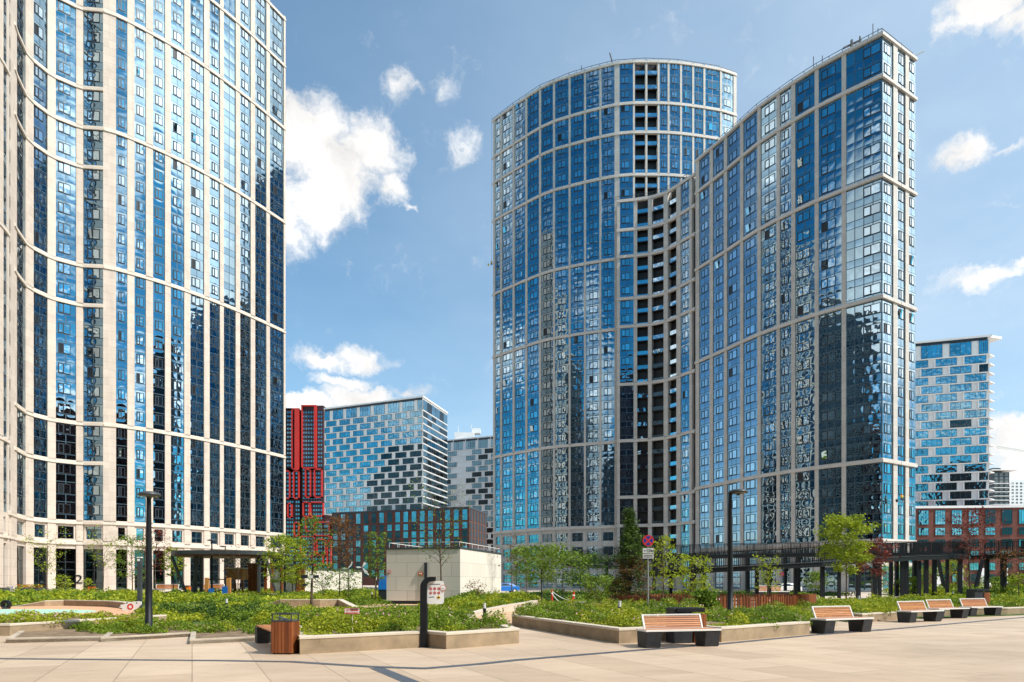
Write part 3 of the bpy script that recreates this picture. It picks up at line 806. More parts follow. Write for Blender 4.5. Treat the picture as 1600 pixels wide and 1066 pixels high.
kk = 26
for i in range(kk):
    ta, tb_ = i / kk, (i + 1) / kk
    a = Vector((x1 + (x2 - x1) * ta, D_, z1_ + (z2_ - z1_) * ta)); b = Vector((x1 + (x2 - x1) * tb_, D_, z1_ + (z2_ - z1_) * tb_)); u = Vector((0, 0, 1.8))
    m.bar(a, b, .45); m.bar(a + u, b + u, .45); m.bar(a, b + u, .3); m.bar(a, a + u, .3)
m.build('jib', M['wmetal'], cr)
m = MB(); 
for sx in (-1, 1): m.bar((x2 + sx, D_, 0), (x2 + sx, D_, z2_ + 8), .5)
for i in range(40): m.bar((x2 - 1, D_, i * (z2_ + 8) / 40), (x2 + 1, D_, (i + 1) * (z2_ + 8) / 40), .3)
m.build('mast', M['white'], cr)

# ---- invented towers outside the frame, added so the glass mirrors them -------
def reflection_tower(name, cx, cy, w, d, h, rz_, mat, wmat, lab, fw=3.4, stripe=False):
    t = empty(name, (cx, cy, 0), lab, 'building', 'invented towers outside the frame')
    m = MB(); m.box((cx, cy, 0), (w, d, h), rz_); m.build('wall', mat, t)
    wm = MB(); ca, sa = math.cos(rz_), math.sin(rz_)
    for (ax, ay, L_, hw) in ((1, 0, w, d / 2), (0, 1, d, w / 2)):
        for sg in (-1, 1):
            k = int(L_ / fw)
            for i in range(k):
                u = (i + .5) * L_ / k - L_ / 2
                lx, ly = (u, sg * (hw + .03)) if ax else (sg * (hw + .03), u)
                dx, dy = (fw * .62, .1) if ax else (.1, fw * .62)
                z = 5.0
                while z < h - 3:
                    wm.box((cx + lx * ca - ly * sa, cy + lx * sa + ly * ca, z), (dx, dy, 2.1), rz_); z += 3.3
    o = wm.build('window', wmat, t); o['kind'] = 'stuff'
    m = MB(); m.box((cx, cy, h + .01), (w + 1, d + 1, 1), rz_); m.build('parapet', M['cap'], t)
reflection_tower('invented_tower', 196, 36, 26, 46, 122, .25, M['dgrey'], M['bgdark'], 'invented dark grey tower right of the frame, added to be mirrored in the left tower')
reflection_tower('invented_tower', 150, -60, 34, 34, 84, .1, M['brick'], M['bgdark'], 'invented brown brick tower behind the photographer on the right')
reflection_tower('invented_tower', -36, -85, 40, 24, 118, .12, M['redtower'], M['bgdark'], 'invented dark tower straight behind the photographer, added to be mirrored in the round tower')
reflection_tower('invented_tower', 42, -120, 30, 24, 96, -.1, M['brick'], M['bgglass'], 'invented brown tower farther behind the photographer')
reflection_tower('invented_tower', -118, 40, 24, 44, 112, -.1, M['dgrey'], M['bgdark'], 'invented grey tower left of the frame, added to be mirrored in the wedge tower')
reflection_tower('invented_tower', 8, -165, 64, 26, 82, .05, M['brick'], M['bgdark'], 'invented wide brown slab block far behind the photographer')
reflection_tower('invented_tower', -100, -115, 54, 28, 88, .3, M['dgrey'], M['bgdark'], 'invented charcoal block behind the photographer on the left')
reflection_tower('invented_tower', -175, 10, 30, 60, 78, 0, M['redtower'], M['bgdark'], 'invented dark plum coloured block far left of the frame')
reflection_tower('invented_tower', 95, -105, 34, 30, 104, .2, M['dgrey'], M['bgdark'], 'invented slim charcoal tower behind the photographer on the right')
reflection_tower('invented_tower', -120, -40, 30, 50, 95, .15, M['wpanel'], M['bgdark'], 'invented white tower behind the photographer on the left')
# ------------------------------------------------------------------ ground
def area_mesh(name, poly, z, mat, kind='structure', th=.25, label=None):
    m = MB(); m.prism(poly, z - th, z); o = m.build(name, mat); o['kind'] = kind; return o
m = MB(); m.add([(-3000, -2500, -.02), (3000, -2500, -.02), (3000, 5000, -.02), (-3000, 5000, -.02)], [(0, 1, 2, 3)])
gr = m.build('ground', M['pale']); gr['kind'] = 'structure'
# plaza slabs with joints
mt, nt, out = nmat('large_beige_paving_slabs')
p = N(nt, 'ShaderNodeBsdfPrincipled'); L(nt, p.outputs[0], out.inputs[0]); p.inputs['Roughness'].default_value = .62
g = nt.nodes.new('ShaderNodeNewGeometry'); mp = nt.nodes.new('ShaderNodeMapping'); mp.vector_type = 'POINT'
mp.inputs['Rotation'].default_value = (0, 0, R(-25.1 - 90)); L(nt, g.outputs['Position'], mp.inputs[0])
bt = nt.nodes.new('ShaderNodeTexBrick'); L(nt, mp.outputs[0], bt.inputs['Vector'])
bt.inputs['Scale'].default_value = 1; bt.inputs['Brick Width'].default_value = 2.4; bt.inputs['Row Height'].default_value = 1.15; bt.inputs['Mortar Size'].default_value = .009; bt.inputs['Mortar Smooth'].default_value = .3
bt.inputs['Color1'].default_value = (.465, .345, .24, 1); bt.inputs['Color2'].default_value = (.575, .44, .315, 1); bt.inputs['Mortar'].default_value = (.24, .18, .12, 1)
mp2 = nt.nodes.new('ShaderNodeMapping'); mp2.inputs['Rotation'].default_value = (0, 0, R(-25.1)); mp2.inputs['Scale'].default_value = (.7, 1.25, 1); L(nt, g.outputs['Position'], mp2.inputs[0])
n1_ = maprange(nt, noise(nt, mp2.outputs[0], .9, 6, .62), .3, .7, .86, 1.07)
n2_ = maprange(nt, noise(nt, g.outputs['Position'], 60, 2, .6), .3, .7, .93, 1.05)
n3_ = maprange(nt, noise(nt, g.outputs['Position'], .22, 3, .5), .35, .7, .88, 1.05)
n4_ = maprange(nt, noise(nt, g.outputs['Position'], 3.2, 5, .7), .58, .74, 1.0, .80)
mm = nt.nodes.new('ShaderNodeVectorMath'); mm.operation = 'SCALE'; L(nt, bt.outputs[0], mm.inputs[0])
vo = nt.nodes.new('ShaderNodeTexVoronoi'); vo.inputs['Scale'].default_value = 1.7; L(nt, g.outputs['Position'], vo.inputs['Vector'])
n4_ = math_(nt, 'MULTIPLY', n4_, maprange(nt, vo.outputs['Distance'], .03, .06, .72, 1.0))
L(nt, math_(nt, 'MULTIPLY', math_(nt, 'MULTIPLY', n1_, n4_), math_(nt, 'MULTIPLY', n2_, n3_)), mm.inputs['Scale']); L(nt, mm.outputs[0], p.inputs['Base Color'])
L(nt, maprange(nt, n1_, .86, 1.07, .75, .5), p.inputs['Roughness'])
M['plaza'] = mt
m = MB(); m.add([(-60, -40, 0), (70, -40, 0), (70, 62, 0), (-60, 62, 0)], [(0, 1, 2, 3)]); o = m.build('plaza', mt); o['kind'] = 'structure'

# drainage channel: dark slotted strip let into the paving
mt, nt, out = nmat('slotted_drain_grating')
p = N(nt, 'ShaderNodeBsdfPrincipled'); L(nt, p.outputs[0], out.inputs[0]); p.inputs['Roughness'].default_value = .5
g = nt.nodes.new('ShaderNodeNewGeometry'); ck = nt.nodes.new('ShaderNodeTexChecker'); ck.inputs['Scale'].default_value = 22; L(nt, g.outputs['Position'], ck.inputs[0])
ck.inputs[1].default_value = (.10, .11, .13, 1); ck.inputs[2].default_value = (.035, .04, .05, 1); L(nt, ck.outputs[0], p.inputs['Base Color'])
M['drain'] = mt
def flat_strip(mb, pts, w, z0, z1):
    for i in range(len(pts) - 1):
        a, b = Vector(pts[i]), Vector(pts[i + 1]); d = (b - a).normalized(); n = Vector((-d.y, d.x)) * w / 2
        a = a - d * (w * .2 if i else 0)
        mb.prism([(a.x - n.x, a.y - n.y), (b.x - n.x, b.y - n.y), (b.x + n.x, b.y + n.y), (a.x + n.x, a.y + n.y)], z0, z1 + i * .0008)
dl = [G(*q) for q in ((-60, 1028.5), (0, 1029.5), (350, 1032.7), (457, 1034.5), (583, 1042.4), (664, 1045), (750, 1038), (807, 1032), (1003, 1016), (1126, 1006.7), (1268, 993), (1376, 985), (1600, 965), (1660, 960))]
m = MB(); flat_strip(m, dl, .20, -.05, .006); o = m.build('drainage_channel', mt); tag(o, 'long dark slotted drain crossing the beige paving', 'drain channel', 'dark drain channels in the paving')
m = MB(); flat_strip(m, [G(588, 1044), G(642, 1066), G(720, 1110)], .26, -.05, .004); o = m.build('drainage_channel', mt); tag(o, 'short dark drain branching off towards the viewer', 'drain channel', 'dark drain channels in the paving')
m = MB(); flat_strip(m, [G(1345, 982.5), G(1386, 984)], .16, -.05, .003); o = m.build('drainage_channel', mt); tag(o, 'short drain stub behind the single bench at right', 'drain channel', 'dark drain channels in the paving')

def poly_px(pts): return [G(*q) for q in pts]
# base planes of lawns and paths (sheets stacked 4 mm apart)
area_mesh('lawn', [(-75, 55), (-62, 72), (-55, 92), (-38, 101), (-25, 108), (-14, 104), (-10, 62), (-3.6, 50), (-1, 40), (-5, 33), (-6.8, 25.6), (-16, 26), (-22, 32), (-27, 38), (-45, 40)], .03, M['lawn'])
area_mesh('lawn', [(0, 36), (0, 64), (12, 90), (40, 90), (40, 78), (20, 70), (13, 52), (10, 44)], .03, M['lawn'])
area_mesh('lawn', [(44, 66), (48, 92), (90, 96), (100, 60), (60, 55)], .032, M['lawn'])
area_mesh('lawn', [(13.4, 27.3), (17.1, 29.6), (24.1, 32.8), (32, 37), (48, 48), (60, 60), (44, 66), (34, 55), (17, 46), (15, 37)], .034, M['lawn'])
area_mesh('garden_path', [(-2.5, 27), (-1.2, 24), (0.0, 22), (0.1, 26.5), (1.5, 33), (6.0, 41), (10, 45), (8, 50), (1.2, 52), (2.0, 44), (-1.2, 33)], .038, M['sand'])
area_mesh('garden_path', [(-14.5, 25.0), (-7.0, 25.2), (-5.8, 24.0), (-14.5, 23.6)], .036, M['sand'])
area_mesh('play_surface', poly_px(((-120, 950), (40, 948.5), (100, 947), (150, 948), (195, 951), (225, 955), (200, 962), (160, 968), (120, 972), (-120, 978))), .040, M['clay'])
area_mesh('play_surface', [(-28.2 + 6.4 * math.cos(a / 24 * 2 * math.pi), 35.0 + 4.6 * math.sin(a / 24 * 2 * math.pi)) for a in range(24)], .044, M['mint'])
area_mesh('garden_path', poly_px(((400, 951), (470, 953.5), (560, 952), (610, 947), (690, 946), (690, 943), (600, 943), (560, 948), (480, 949), (400, 947))), .042, M['sand'])
area_mesh('courtyard', [(8, 44.5), (15, 38), (17, 46.5), (34, 56), (44, 67), (40, 78), (20, 70), (13, 53)], .046, M['pale'])

# ------------------------------------------------------------------ planters and kerbs
def planter(name, pts, back, h, th, label, cat='planter', group='raised concrete planters', closed_left=True, mat=None, capm=None, soil=None):
    """pts: visible wall polyline left to right"""
    r0 = pts[0]; root = empty(name, (r0[0], r0[1], 0), label, cat, group)
    P2 = [Vector(p) for p in pts]
    m = MB(); sweep(m, P2, -.02, h - .07, 0, th - .03); m.build('wall', mat or M['conc'], root)
    m = MB(); sweep(m, P2, h - .07, h, .015, th); m.build('coping', capm or M['conc2'], root, bevel=.012)
    n = len(P2); q = []
    for i, p in enumerate(P2):
        q.append(p - out_n(P2[max(i - 1, 0)], P2[min(i + 1, n - 1)]) * (th * .6))
    m = MB(); m.prism([(p.x, p.y) for p in q] + list(back), 0, h - .08); m.build('soil', M['soil'], root)
    return root
P1w = [(-6.1, 18.9), (-4.70, 15.13), (-2.1, 16.85), (-1.57, 16.3), (.185, 17.9), (-.25, 19.9)]
P1b = [(-1.0, 22.2), (-2.7, 24.5), (-5.6, 23.6), (-7.0, 22)]
planter('concrete_planter', P1w, P1b, .40, .26, 'saw-toothed concrete planter left of centre, behind the wooden litter bin and black sign post')
P2w = [(.0, 25.2), (2.79, 17.8), (5.15, 19.1), (5.6, 18.26), (9.15, 21.0), (10.1, 24.2)]
P2b = [(9.6, 28), (8.6, 33.5), (1.8, 33.5), (.6, 29)]
planter('concrete_planter', P2w, P2b, .40, .26, 'long concrete planter in the middle, corner pointing at the viewer, behind the nearest slatted bench')
P3w = [(13.2, 29.6), (13.9, 27.1), (17.0, 29.4), (18.2, 31.2), (21.0, 32.2), (21.6, 33.1), (24.3, 33.5), (33, 38.5)]
planter('concrete_planter', P3w, [(34, 44), (24, 42), (15, 36)], .36, .26, 'low concrete planter at right, behind the row of three benches')
planter('concrete_planter', [(-24, 19.6), (-15.0, 20.4), (-13.25, 26.2)], [(-16, 26.6), (-24, 24)], .36, .26, 'plain concrete planter wall at the left edge, beyond the sawtooth kerbs')
def kerb(pts, h, w, label):
    m = MB(); P2 = [Vector(p) for p in pts]; sweep(m, P2, -.02, h, 0, w); o = m.build('kerb', M['kerb'], bevel=.01)
    tag(o, label, 'kerb', 'sawtooth kerbs in front of the flower beds'); return o
kA = [G(45, 983), G(9, 1005), G(161, 1001.5)]; kB = [G(176, 989), G(157, 1003.5), G(299, 994.8)]; kC = [(G(299, 990)), G(296, 1007), G(420, 1001)]
kerb(kA, .13, .14, 'sawtooth kerb nearest the left edge'); kerb(kB, .13, .14, 'sawtooth kerb beside the tall lamp post'); kerb(kC, .13, .14, 'sawtooth kerb running behind the small backless bench')
for pl, b in ((kA, [G(175, 987), G(60, 983)]), (kB, [G(300, 985), G(180, 984)]), (kC, [G(425, 990), G(305, 985)])):
    area_mesh('flower_bed_soil', [pl[1], pl[2]] + b + [pl[0]], .085, M['soil'], th=.1)

def low_wall(pts, h, th, label, mat=None, name='concrete_wall', h0=None):
    m = MB(); P2 = [Vector(p) for p in pts]; n = len(pts)
    sweep(m, P2, -.02, h - .05 if not isinstance(h, list) else [x - .05 for x in h], 0, th, 0)
    sweep(m, P2, h - .049 if not isinstance(h, list) else [x - .049 for x in h], h, .01, th, 1)
    o = m.build(name, [mat or M['conc'], M['conc2']]); tag(o, label, 'garden wall', 'low concrete garden walls'); return o
def arc_px(lst, z=0): return [G(a, b, z) for a, b in lst]
low_wall(arc_px([(22, 948.5), (70, 948.2), (100, 947.5), (140, 948.5), (170, 949.5), (192, 952), (201, 955)]), [.05, .40, .42, .42, .42, .42, .36], .45, 'curved grey wall seat round the coloured play surface')
low_wall(arc_px([(414, 948), (438, 949), (500, 949), (528, 948.5), (552, 952)]), [.12, .50, .50, .50, .12], .4, 'low wall with sloping ends in the shrubs left of the pale cube building')
low_wall(arc_px([(724, 967), (760, 961), (800, 956.5), (835, 953.5), (846, 947)]), [.10, .26, .40, .50, .5], .4, 'curved pale wall rising beside the sandy path right of the cube building', M['conc2'])

# ------------------------------------------------------------------ pale utility building
ub = empty('utility_building', (-5, 53, 0), 'windowless cube building clad in pale stone slabs, centre left of the square', 'building')
La, Co, Ri = Vector((-9.04, 49.2)), Vector((-3.64, 47.9)), Vector((-.93, 58.2)); Ba = La + Ri - Co
mt, nt, out = nmat('pale_stone_slab_wall')
p = N(nt, 'ShaderNodeBsdfPrincipled'); L(nt, p.outputs[0], out.inputs[0]); p.inputs['Roughness'].default_value = .7
tc = nt.nodes.new('ShaderNodeNewGeometry'); sep = nt.nodes.new('ShaderNodeSeparateXYZ'); L(nt, tc.outputs['Position'], sep.inputs[0])
cm = nt.nodes.new('ShaderNodeCombineXYZ'); L(nt, math_(nt, 'ADD', sep.outputs[0], math_(nt, 'MULTIPLY', sep.outputs[1], .96)), cm.inputs[0]); L(nt, sep.outputs[2], cm.inputs[1])
bt = nt.nodes.new('ShaderNodeTexBrick'); L(nt, cm.outputs[0], bt.inputs['Vector']); bt.inputs['Scale'].default_value = 1; bt.inputs['Brick Width'].default_value = 1.25; bt.inputs['Row Height'].default_value = 1.0; bt.inputs['Mortar Size'].default_value = .012
bt.inputs['Color1'].default_value = (.66, .60, .52, 1); bt.inputs['Color2'].default_value = (.72, .66, .58, 1); bt.inputs['Mortar'].default_value = (.42, .37, .31, 1)
L(nt, bt.outputs[0], p.inputs['Base Color']); M['slabwall'] = mt
m = MB(); m.prism([tuple(x) for x in (La, Co, Ri, Ba)], .28, 3.95); m.build('wall', mt, ub)
sh = lambda p_, k: tuple(p_ + (p_ - (La + Ri) / 2).normalized() * k)
m = MB(); m.prism([sh(x, -.12) for x in (La, Co, Ri, Ba)], 0, .28); m.build('plinth', M['frame_dark'], ub)
m = MB(); m.prism([sh(x, .06) for x in (La, Co, Ri, Ba)], 3.952, 4.10); m.build('roof', M['dgrey'], ub)
m = MB(); rp = [sh(x, -.25) for x in (La, Co, Ri, Ba)]
for i in range(4):
    a, b = Vector(rp[i]), Vector(rp[(i + 1) % 4]); m.bar((a.x, a.y, 4.45), (b.x, b.y, 4.45), .04)
    k = 7
    for j in range(k): q = a + (b - a) * j / k; m.bar((q.x, q.y, 4.1), (q.x, q.y, 4.45), .03)
m.build('roof_railing', M['white'], ub)
d_ = (Co - La).normalized(); nw = out_n(La, Co)
def on_wall(u, z): q = La + d_ * u + nw * .04; return (q.x, q.y, z)
m = MB(); c = on_wall(.22, 2.35); m.T = Matrix.Translation(Vector(c)) @ Matrix.Rotation(math.atan2(d_.y, d_.x), 4, 'Z') @ Matrix.Rotation(R(90), 4, 'X')
m.lathe((0, 0, 0), [(.13, -.02), (.13, .02)], 20, 0); m.lathe((0, 0, .022), [(.095, 0), (.095, .006)], 20, 1); m.bar((-.07, -.07, .032), (.07, .07, .032), .028, .008, 0); m.box((0, 0, .030), (.07, .03, .01), 0, 2)
m.build('round_prohibition_sign', [M['red'], M['white'], M['black']], ub)
m = MB(); c = on_wall(2.62, 2.1); m.box(c, (.34, .1, .22), math.atan2(d_.y, d_.x), 0); m.box((c[0], c[1] - .06, c[2] + .07), (.2, .04, .09), math.atan2(d_.y, d_.x), 1); m.build('orange_alarm_box', [M['orange'], M['white']], ub)
m = MB(); c = on_wall(3.02, .9); m.box(c, (.2, .14, 2.1), math.atan2(d_.y, d_.x)); m.build('downpipe_box', M['frame_dark'], ub)
# farther utility building
uf = empty('utility_building', (-22, 90, 0), 'lower pale wall building with flat roof behind the lawn trees', 'building')
Lx, Rx_ = P(475, 80), P(566, 97)
m = MB(); m.prism([Lx, Rx_, (Rx_[0] - 5, 101), (Lx[0] - 5, 84)], 0, ZZ(891, 88)); m.build('wall', M['slabwall'], uf)
m = MB(); m.prism([(Lx[0] + .1, 79.8), (Rx_[0] + .15, 97), (Rx_[0] - 5, 101.2), (Lx[0] - 5.2, 84)], ZZ(891, 88) + .002, ZZ(889, 88)); m.build('roof', M['dgrey'], uf)
# ------------------------------------------------------------------ vegetation
def leaf_object(name, C_, size, mats, mi=None, parent=None, seed=0, aspect=.55, up=.35, normal_hint=None, sizevar=.35):
    """C_: (n,3) leaf centres -> one mesh of small folded diamond leaves"""
    rs = np.random.RandomState(seed); n = len(C_)
    if parent is not None: C_ = C_ - np.array(root_of(parent).location)
    d = rs.normal(size=(n, 3)); d[:, 2] = d[:, 2] * .6 + up
    d /= np.linalg.norm(d, axis=1)[:, None]
    w = np.cross(d, rs.normal(size=(n, 3))); w /= np.maximum(1e-6, np.linalg.norm(w, axis=1))[:, None]
    s = (size * (1 + sizevar * rs.normal(size=n)).clip(.4, 2))[:, None]
    V = np.empty((n, 4, 3), np.float32)
    V[:, 0] = C_ - d * s * .5; V[:, 1] = C_ + w * s * .5 * aspect; V[:, 2] = C_ + d * s * .5; V[:, 3] = C_ - w * s * .5 * aspect
    me = bpy.data.meshes.new(name)
    me.vertices.add(n * 4); me.vertices.foreach_set('co', V.reshape(-1))
    me.loops.add(n * 4); me.loops.foreach_set('vertex_index', np.arange(n * 4, dtype=np.int32))
    me.polygons.add(n); me.polygons.foreach_set('loop_start', np.arange(0, n * 4, 4, dtype=np.int32))
    try: me.polygons.foreach_set('loop_total', np.full(n, 4, dtype=np.int32))
    except Exception: pass
    for m_ in mats: me.materials.append(m_)
    if mi is not None: me.polygons.foreach_set('material_index', mi.astype(np.int32))
    me.update(); me.validate()
    o = bpy.data.objects.new(name, me); COL.objects.link(o)
    if parent is not None: o.parent = parent
    return o

def in_poly(x, y, poly):
    c = np.zeros(len(x), bool); n = len(poly)
    for i in range(n):
        x1, y1 = poly[i]; x2, y2 = poly[(i + 1) % n]
        if y1 == y2: continue
        t = ((y1 > y) != (y2 > y)) & (x < (x2 - x1) * (y - y1) / (y2 - y1) + x1)
        c ^= t
    return c
def rand_in(poly, n, rs):
    xs = [p[0] for p in poly]; ys = [p[1] for p in poly]
    out = np.zeros((0, 2))
    while len(out) < n:
        x = rs.uniform(min(xs), max(xs), n * 2); y = rs.uniform(min(ys), max(ys), n * 2)
        k = in_poly(x, y, poly); out = np.vstack([out, np.stack([x[k], y[k]], 1)])
    return out[:n]
def parea(poly):
    return abs(sum(poly[i][0] * poly[(i + 1) % len(poly)][1] - poly[(i + 1) % len(poly)][0] * poly[i][1] for i in range(len(poly)))) / 2

def cover(name, poly, z0, h, per_m2, leaf, mats, label, cat, seed, clump=.45, flowers=0.0, clumps_per_m2=3.2, hf=None, hvar=.35, base=True):
    """spreading shrubs: rounded clumps of leaves over a bed"""
    rs = np.random.RandomState(seed); A = parea(poly)
    nc = max(3, int(A * clumps_per_m2)); cc = rand_in(poly, nc, rs)
    cr = clump * (1 + .35 * rs.normal(size=nc)).clip(.5, 1.8); ch = h * (1 + hvar * rs.normal(size=nc)).clip(.35, 1.9)
    n = int(A * per_m2); w = cr ** 2; idx = rs.choice(nc, n, p=w / w.sum())
    a = rs.uniform(0, 2 * math.pi, n); r = np.sqrt(rs.uniform(0, 1, n)); f = rs.uniform(.35, 1.06, n) ** .6
    x = cc[idx, 0] + np.cos(a) * r * cr[idx]; y = cc[idx, 1] + np.sin(a) * r * cr[idx]
    z = z0 + ch[idx] * np.sqrt(np.maximum(.02, 1 - r * r)) * f + rs.normal(size=n) * .02
    if hf is not None: z = z + hf(x, y)
    tall = rs.uniform(size=n) < .03; z[tall] += rs.uniform(0, .35 * h, tall.sum())
    Cc = np.stack([x, y, z], 1)
    # second material per clump
    pat = np.sin(cc[:, 0] * .55 + seed) + np.cos(cc[:, 1] * .42 - seed * 1.7) + .7 * rs.normal(size=nc)
    mi = (pat > .55).astype(int)[idx]
    ch[:] = ch * (1 + .22 * np.sin(cc[:, 0] * .9 + seed * 3) * np.cos(cc[:, 1] * .8))
    if flowers:
        top = (f > .9) & (rs.uniform(size=n) < flowers * 3) & (np.sin(x * 1.3 + seed) * np.cos(y * 1.1) > -.2)
        mi[top] = 2; Cc[top, 2] += .05
        fl = rs.uniform(size=n)
    o = leaf_object(name, Cc, leaf, mats, mi, seed=seed + 1)
    tag(o, label, cat, None, 'stuff'); return o

mound = lambda cx, cy, rx_, ry_, h: (lambda x, y: h * np.maximum(0, 1 - ((x - cx) / rx_) ** 2 - ((y - cy) / ry_) ** 2))
CM = [M['cover'], M['coverd'], M['pink']]; CD = [M['coverd'], M['cover'], M['pink']]; LD = [M['leaf_d'], M['coverd'], M['pink']]
inner1 = [(-5.7, 18.7), (-4.5, 15.65), (-2.15, 17.2), (-1.62, 16.8), (-.15, 18.2), (-.6, 19.9), (-1.3, 22.0), (-2.8, 24.3), (-5.4, 23.6), (-6.9, 22)]
cover('spirea_shrubs', inner1, .28, .36, 1500, .062, CD, 'low green spirea with scattered pink flowers in the sawtooth planter', 'ground cover', 11, clump=.40, flowers=.012, clumps_per_m2=2.6, hvar=.45)
inner2 = [(.35, 25.2), (2.9, 18.3), (5.15, 19.55), (5.75, 18.75), (9.1, 21.3), (9.9, 24.2), (9.4, 28), (8.6, 33.3), (1.9, 33.3), (.8, 29)]
cover('spirea_shrubs', inner2, .28, .34, 1150, .065, CD, 'green spirea with pink flowers in the long middle planter', 'ground cover', 12, clump=.40, flowers=.014, clumps_per_m2=2.4, hvar=.45)
cover('spirea_shrubs', [(13.7, 29.4), (14.2, 27.6), (17.0, 29.8), (18.2, 31.7), (20.9, 32.6), (21.6, 33.5), (24.1, 34.0), (33, 39), (34, 43), (24, 41.5), (15, 36)], .26, .30, 520, .085, CM, 'bright ground cover in the low planter behind the three benches', 'ground cover', 13)
cover('flower_bed_shrubs', [(-14.6, 23.2), (-13.2, 20.4), (-11.5, 20.2), (-10.8, 20.0), (-9.2, 20.6), (-7.0, 19.9), (-6.9, 22.8)], .08, .25, 1000, .06, CD, 'dark small shrubs in the bed behind the sawtooth kerbs', 'ground cover', 14, clump=.36, clumps_per_m2=2.3)
cover('flower_bed_shrubs', [(-17.5, 21.3), (-14.6, 21.3), (-13.2, 24.5), (-13.6, 26.2), (-20, 25.6)], .24, .22, 500, .07, CM, 'loose flowering plants behind the wall at the left edge', 'ground cover', 15, clump=.35, flowers=.03, clumps_per_m2=1.8)
cover('flower_bed_shrubs', [(-7.2, 20.2), (-6.4, 19.3), (-6.3, 22.5), (-8.5, 23)], .06, .42, 1300, .065, CM, 'bright shrubs behind the small backless bench', 'ground cover', 16)
big = [(-13.2, 27.0), (-7.0, 25.6), (-2.8, 25.2), (-2.3, 27.5), (-2.0, 33), (-4.6, 37.5), (-9.5, 36.5), (-12.2, 38), (-19.8, 41), (-19.3, 39), (-17.2, 34), (-16.3, 29.5)]
cover('meadow_shrubs', big, .03, .26, 430, .095, CM, 'broad mound of yellow green shrubs between playground and planter', 'ground cover', 17, clump=.6, clumps_per_m2=1.5, hf=mound(-15, 33, 3.5, 6, .25), flowers=.004, hvar=.25)
cover('meadow_shrubs', [(-13.2, 27.4), (-9, 26.4), (-7.6, 29), (-11, 32), (-16, 31)], .03, .5, 500, .09, LD, 'dark green shrub band along the sandy path', 'ground cover', 18, clump=.5, clumps_per_m2=1.6)
cover('meadow_shrubs', [(-9.0, 45.5), (-4.0, 38.8), (-3.9, 45.5), (-9.2, 47), (-12, 60), (-13, 76), (-25, 86), (-30, 70), (-30, 58), (-23, 50), (-14, 44)], .03, .45, 95, .16, CM, 'yellow green shrubs in front of the far play pavilion', 'ground cover', 19, clump=.9, clumps_per_m2=.6)
cover('meadow_shrubs', [(-26, 86), (-13, 76), (-14, 100), (-25, 106), (-38, 100), (-40, 78), (-31, 70)], .03, .55, 45, .24, CD, 'green planting at the foot of the left tower', 'ground cover', 20, clump=1.2, clumps_per_m2=.4)
cover('hedge_row', [(-23, 45.5), (-31, 46), (-42, 47), (-58, 66), (-60, 78), (-46, 80), (-38, 70), (-30, 62), (-22, 52)], .03, .62, 60, .20, CM, 'yellow hedge behind the curved playground wall', 'ground cover', 21, clump=.8, clumps_per_m2=.7)
cover('meadow_shrubs', [(-3.3, 38.5), (-3.0, 35), (-1.1, 35.5), (1.4, 42), (1.8, 48), (.4, 52), (-.8, 57), (-3.4, 47.3)], .1, .42, 480, .12, CM, 'light green shrubs beside the pale cube building', 'ground cover', 22, clump=.6, clumps_per_m2=1.3, hf=mound(-1, 46, 4, 12, .25))
cover('meadow_shrubs', [(2.3, 46), (9, 51), (14, 54), (20, 70), (40, 79), (38, 92), (4, 92), (-.5, 66), (1, 53)], .03, .4, 55, .18, LD, 'green lawn and shrubs beyond the red barrier posts', 'ground cover', 23, clump=.9, clumps_per_m2=.5)
cover('meadow_shrubs', [(2.4, 34.0), (9, 34.2), (9.6, 44), (5.9, 40.6), (2, 36)], .03, .42, 380, .11, CM, 'shrubs round the conifer and beside the slatted fence', 'ground cover', 24, clump=.5, clumps_per_m2=1.4)
cover('meadow_shrubs', [(15.2, 37), (24, 42), (33.5, 45), (48, 52), (60, 62), (46, 66), (34, 55.5), (17.5, 46)], .03, .42, 190, .13, CM, 'bright shrub strip in front of the footbridge columns', 'ground cover', 25, clump=.6, clumps_per_m2=1.2)
cover('meadow_shrubs', [(45, 67), (60, 62), (100, 64), (96, 94), (50, 92)], .03, .9, 50, .24, CD, 'tall loose planting under the footbridge at right', 'ground cover', 26, clump=1.2, clumps_per_m2=.4)
cover('spirea_shrubs', [(9.8, 26), (11.0, 24.2), (13.0, 27.6), (13.2, 30), (15, 36.5), (10.4, 33)], .03, .30, 620, .08, CD, 'flat green bed between the planter end and the single bench', 'ground cover', 27, clump=.5)

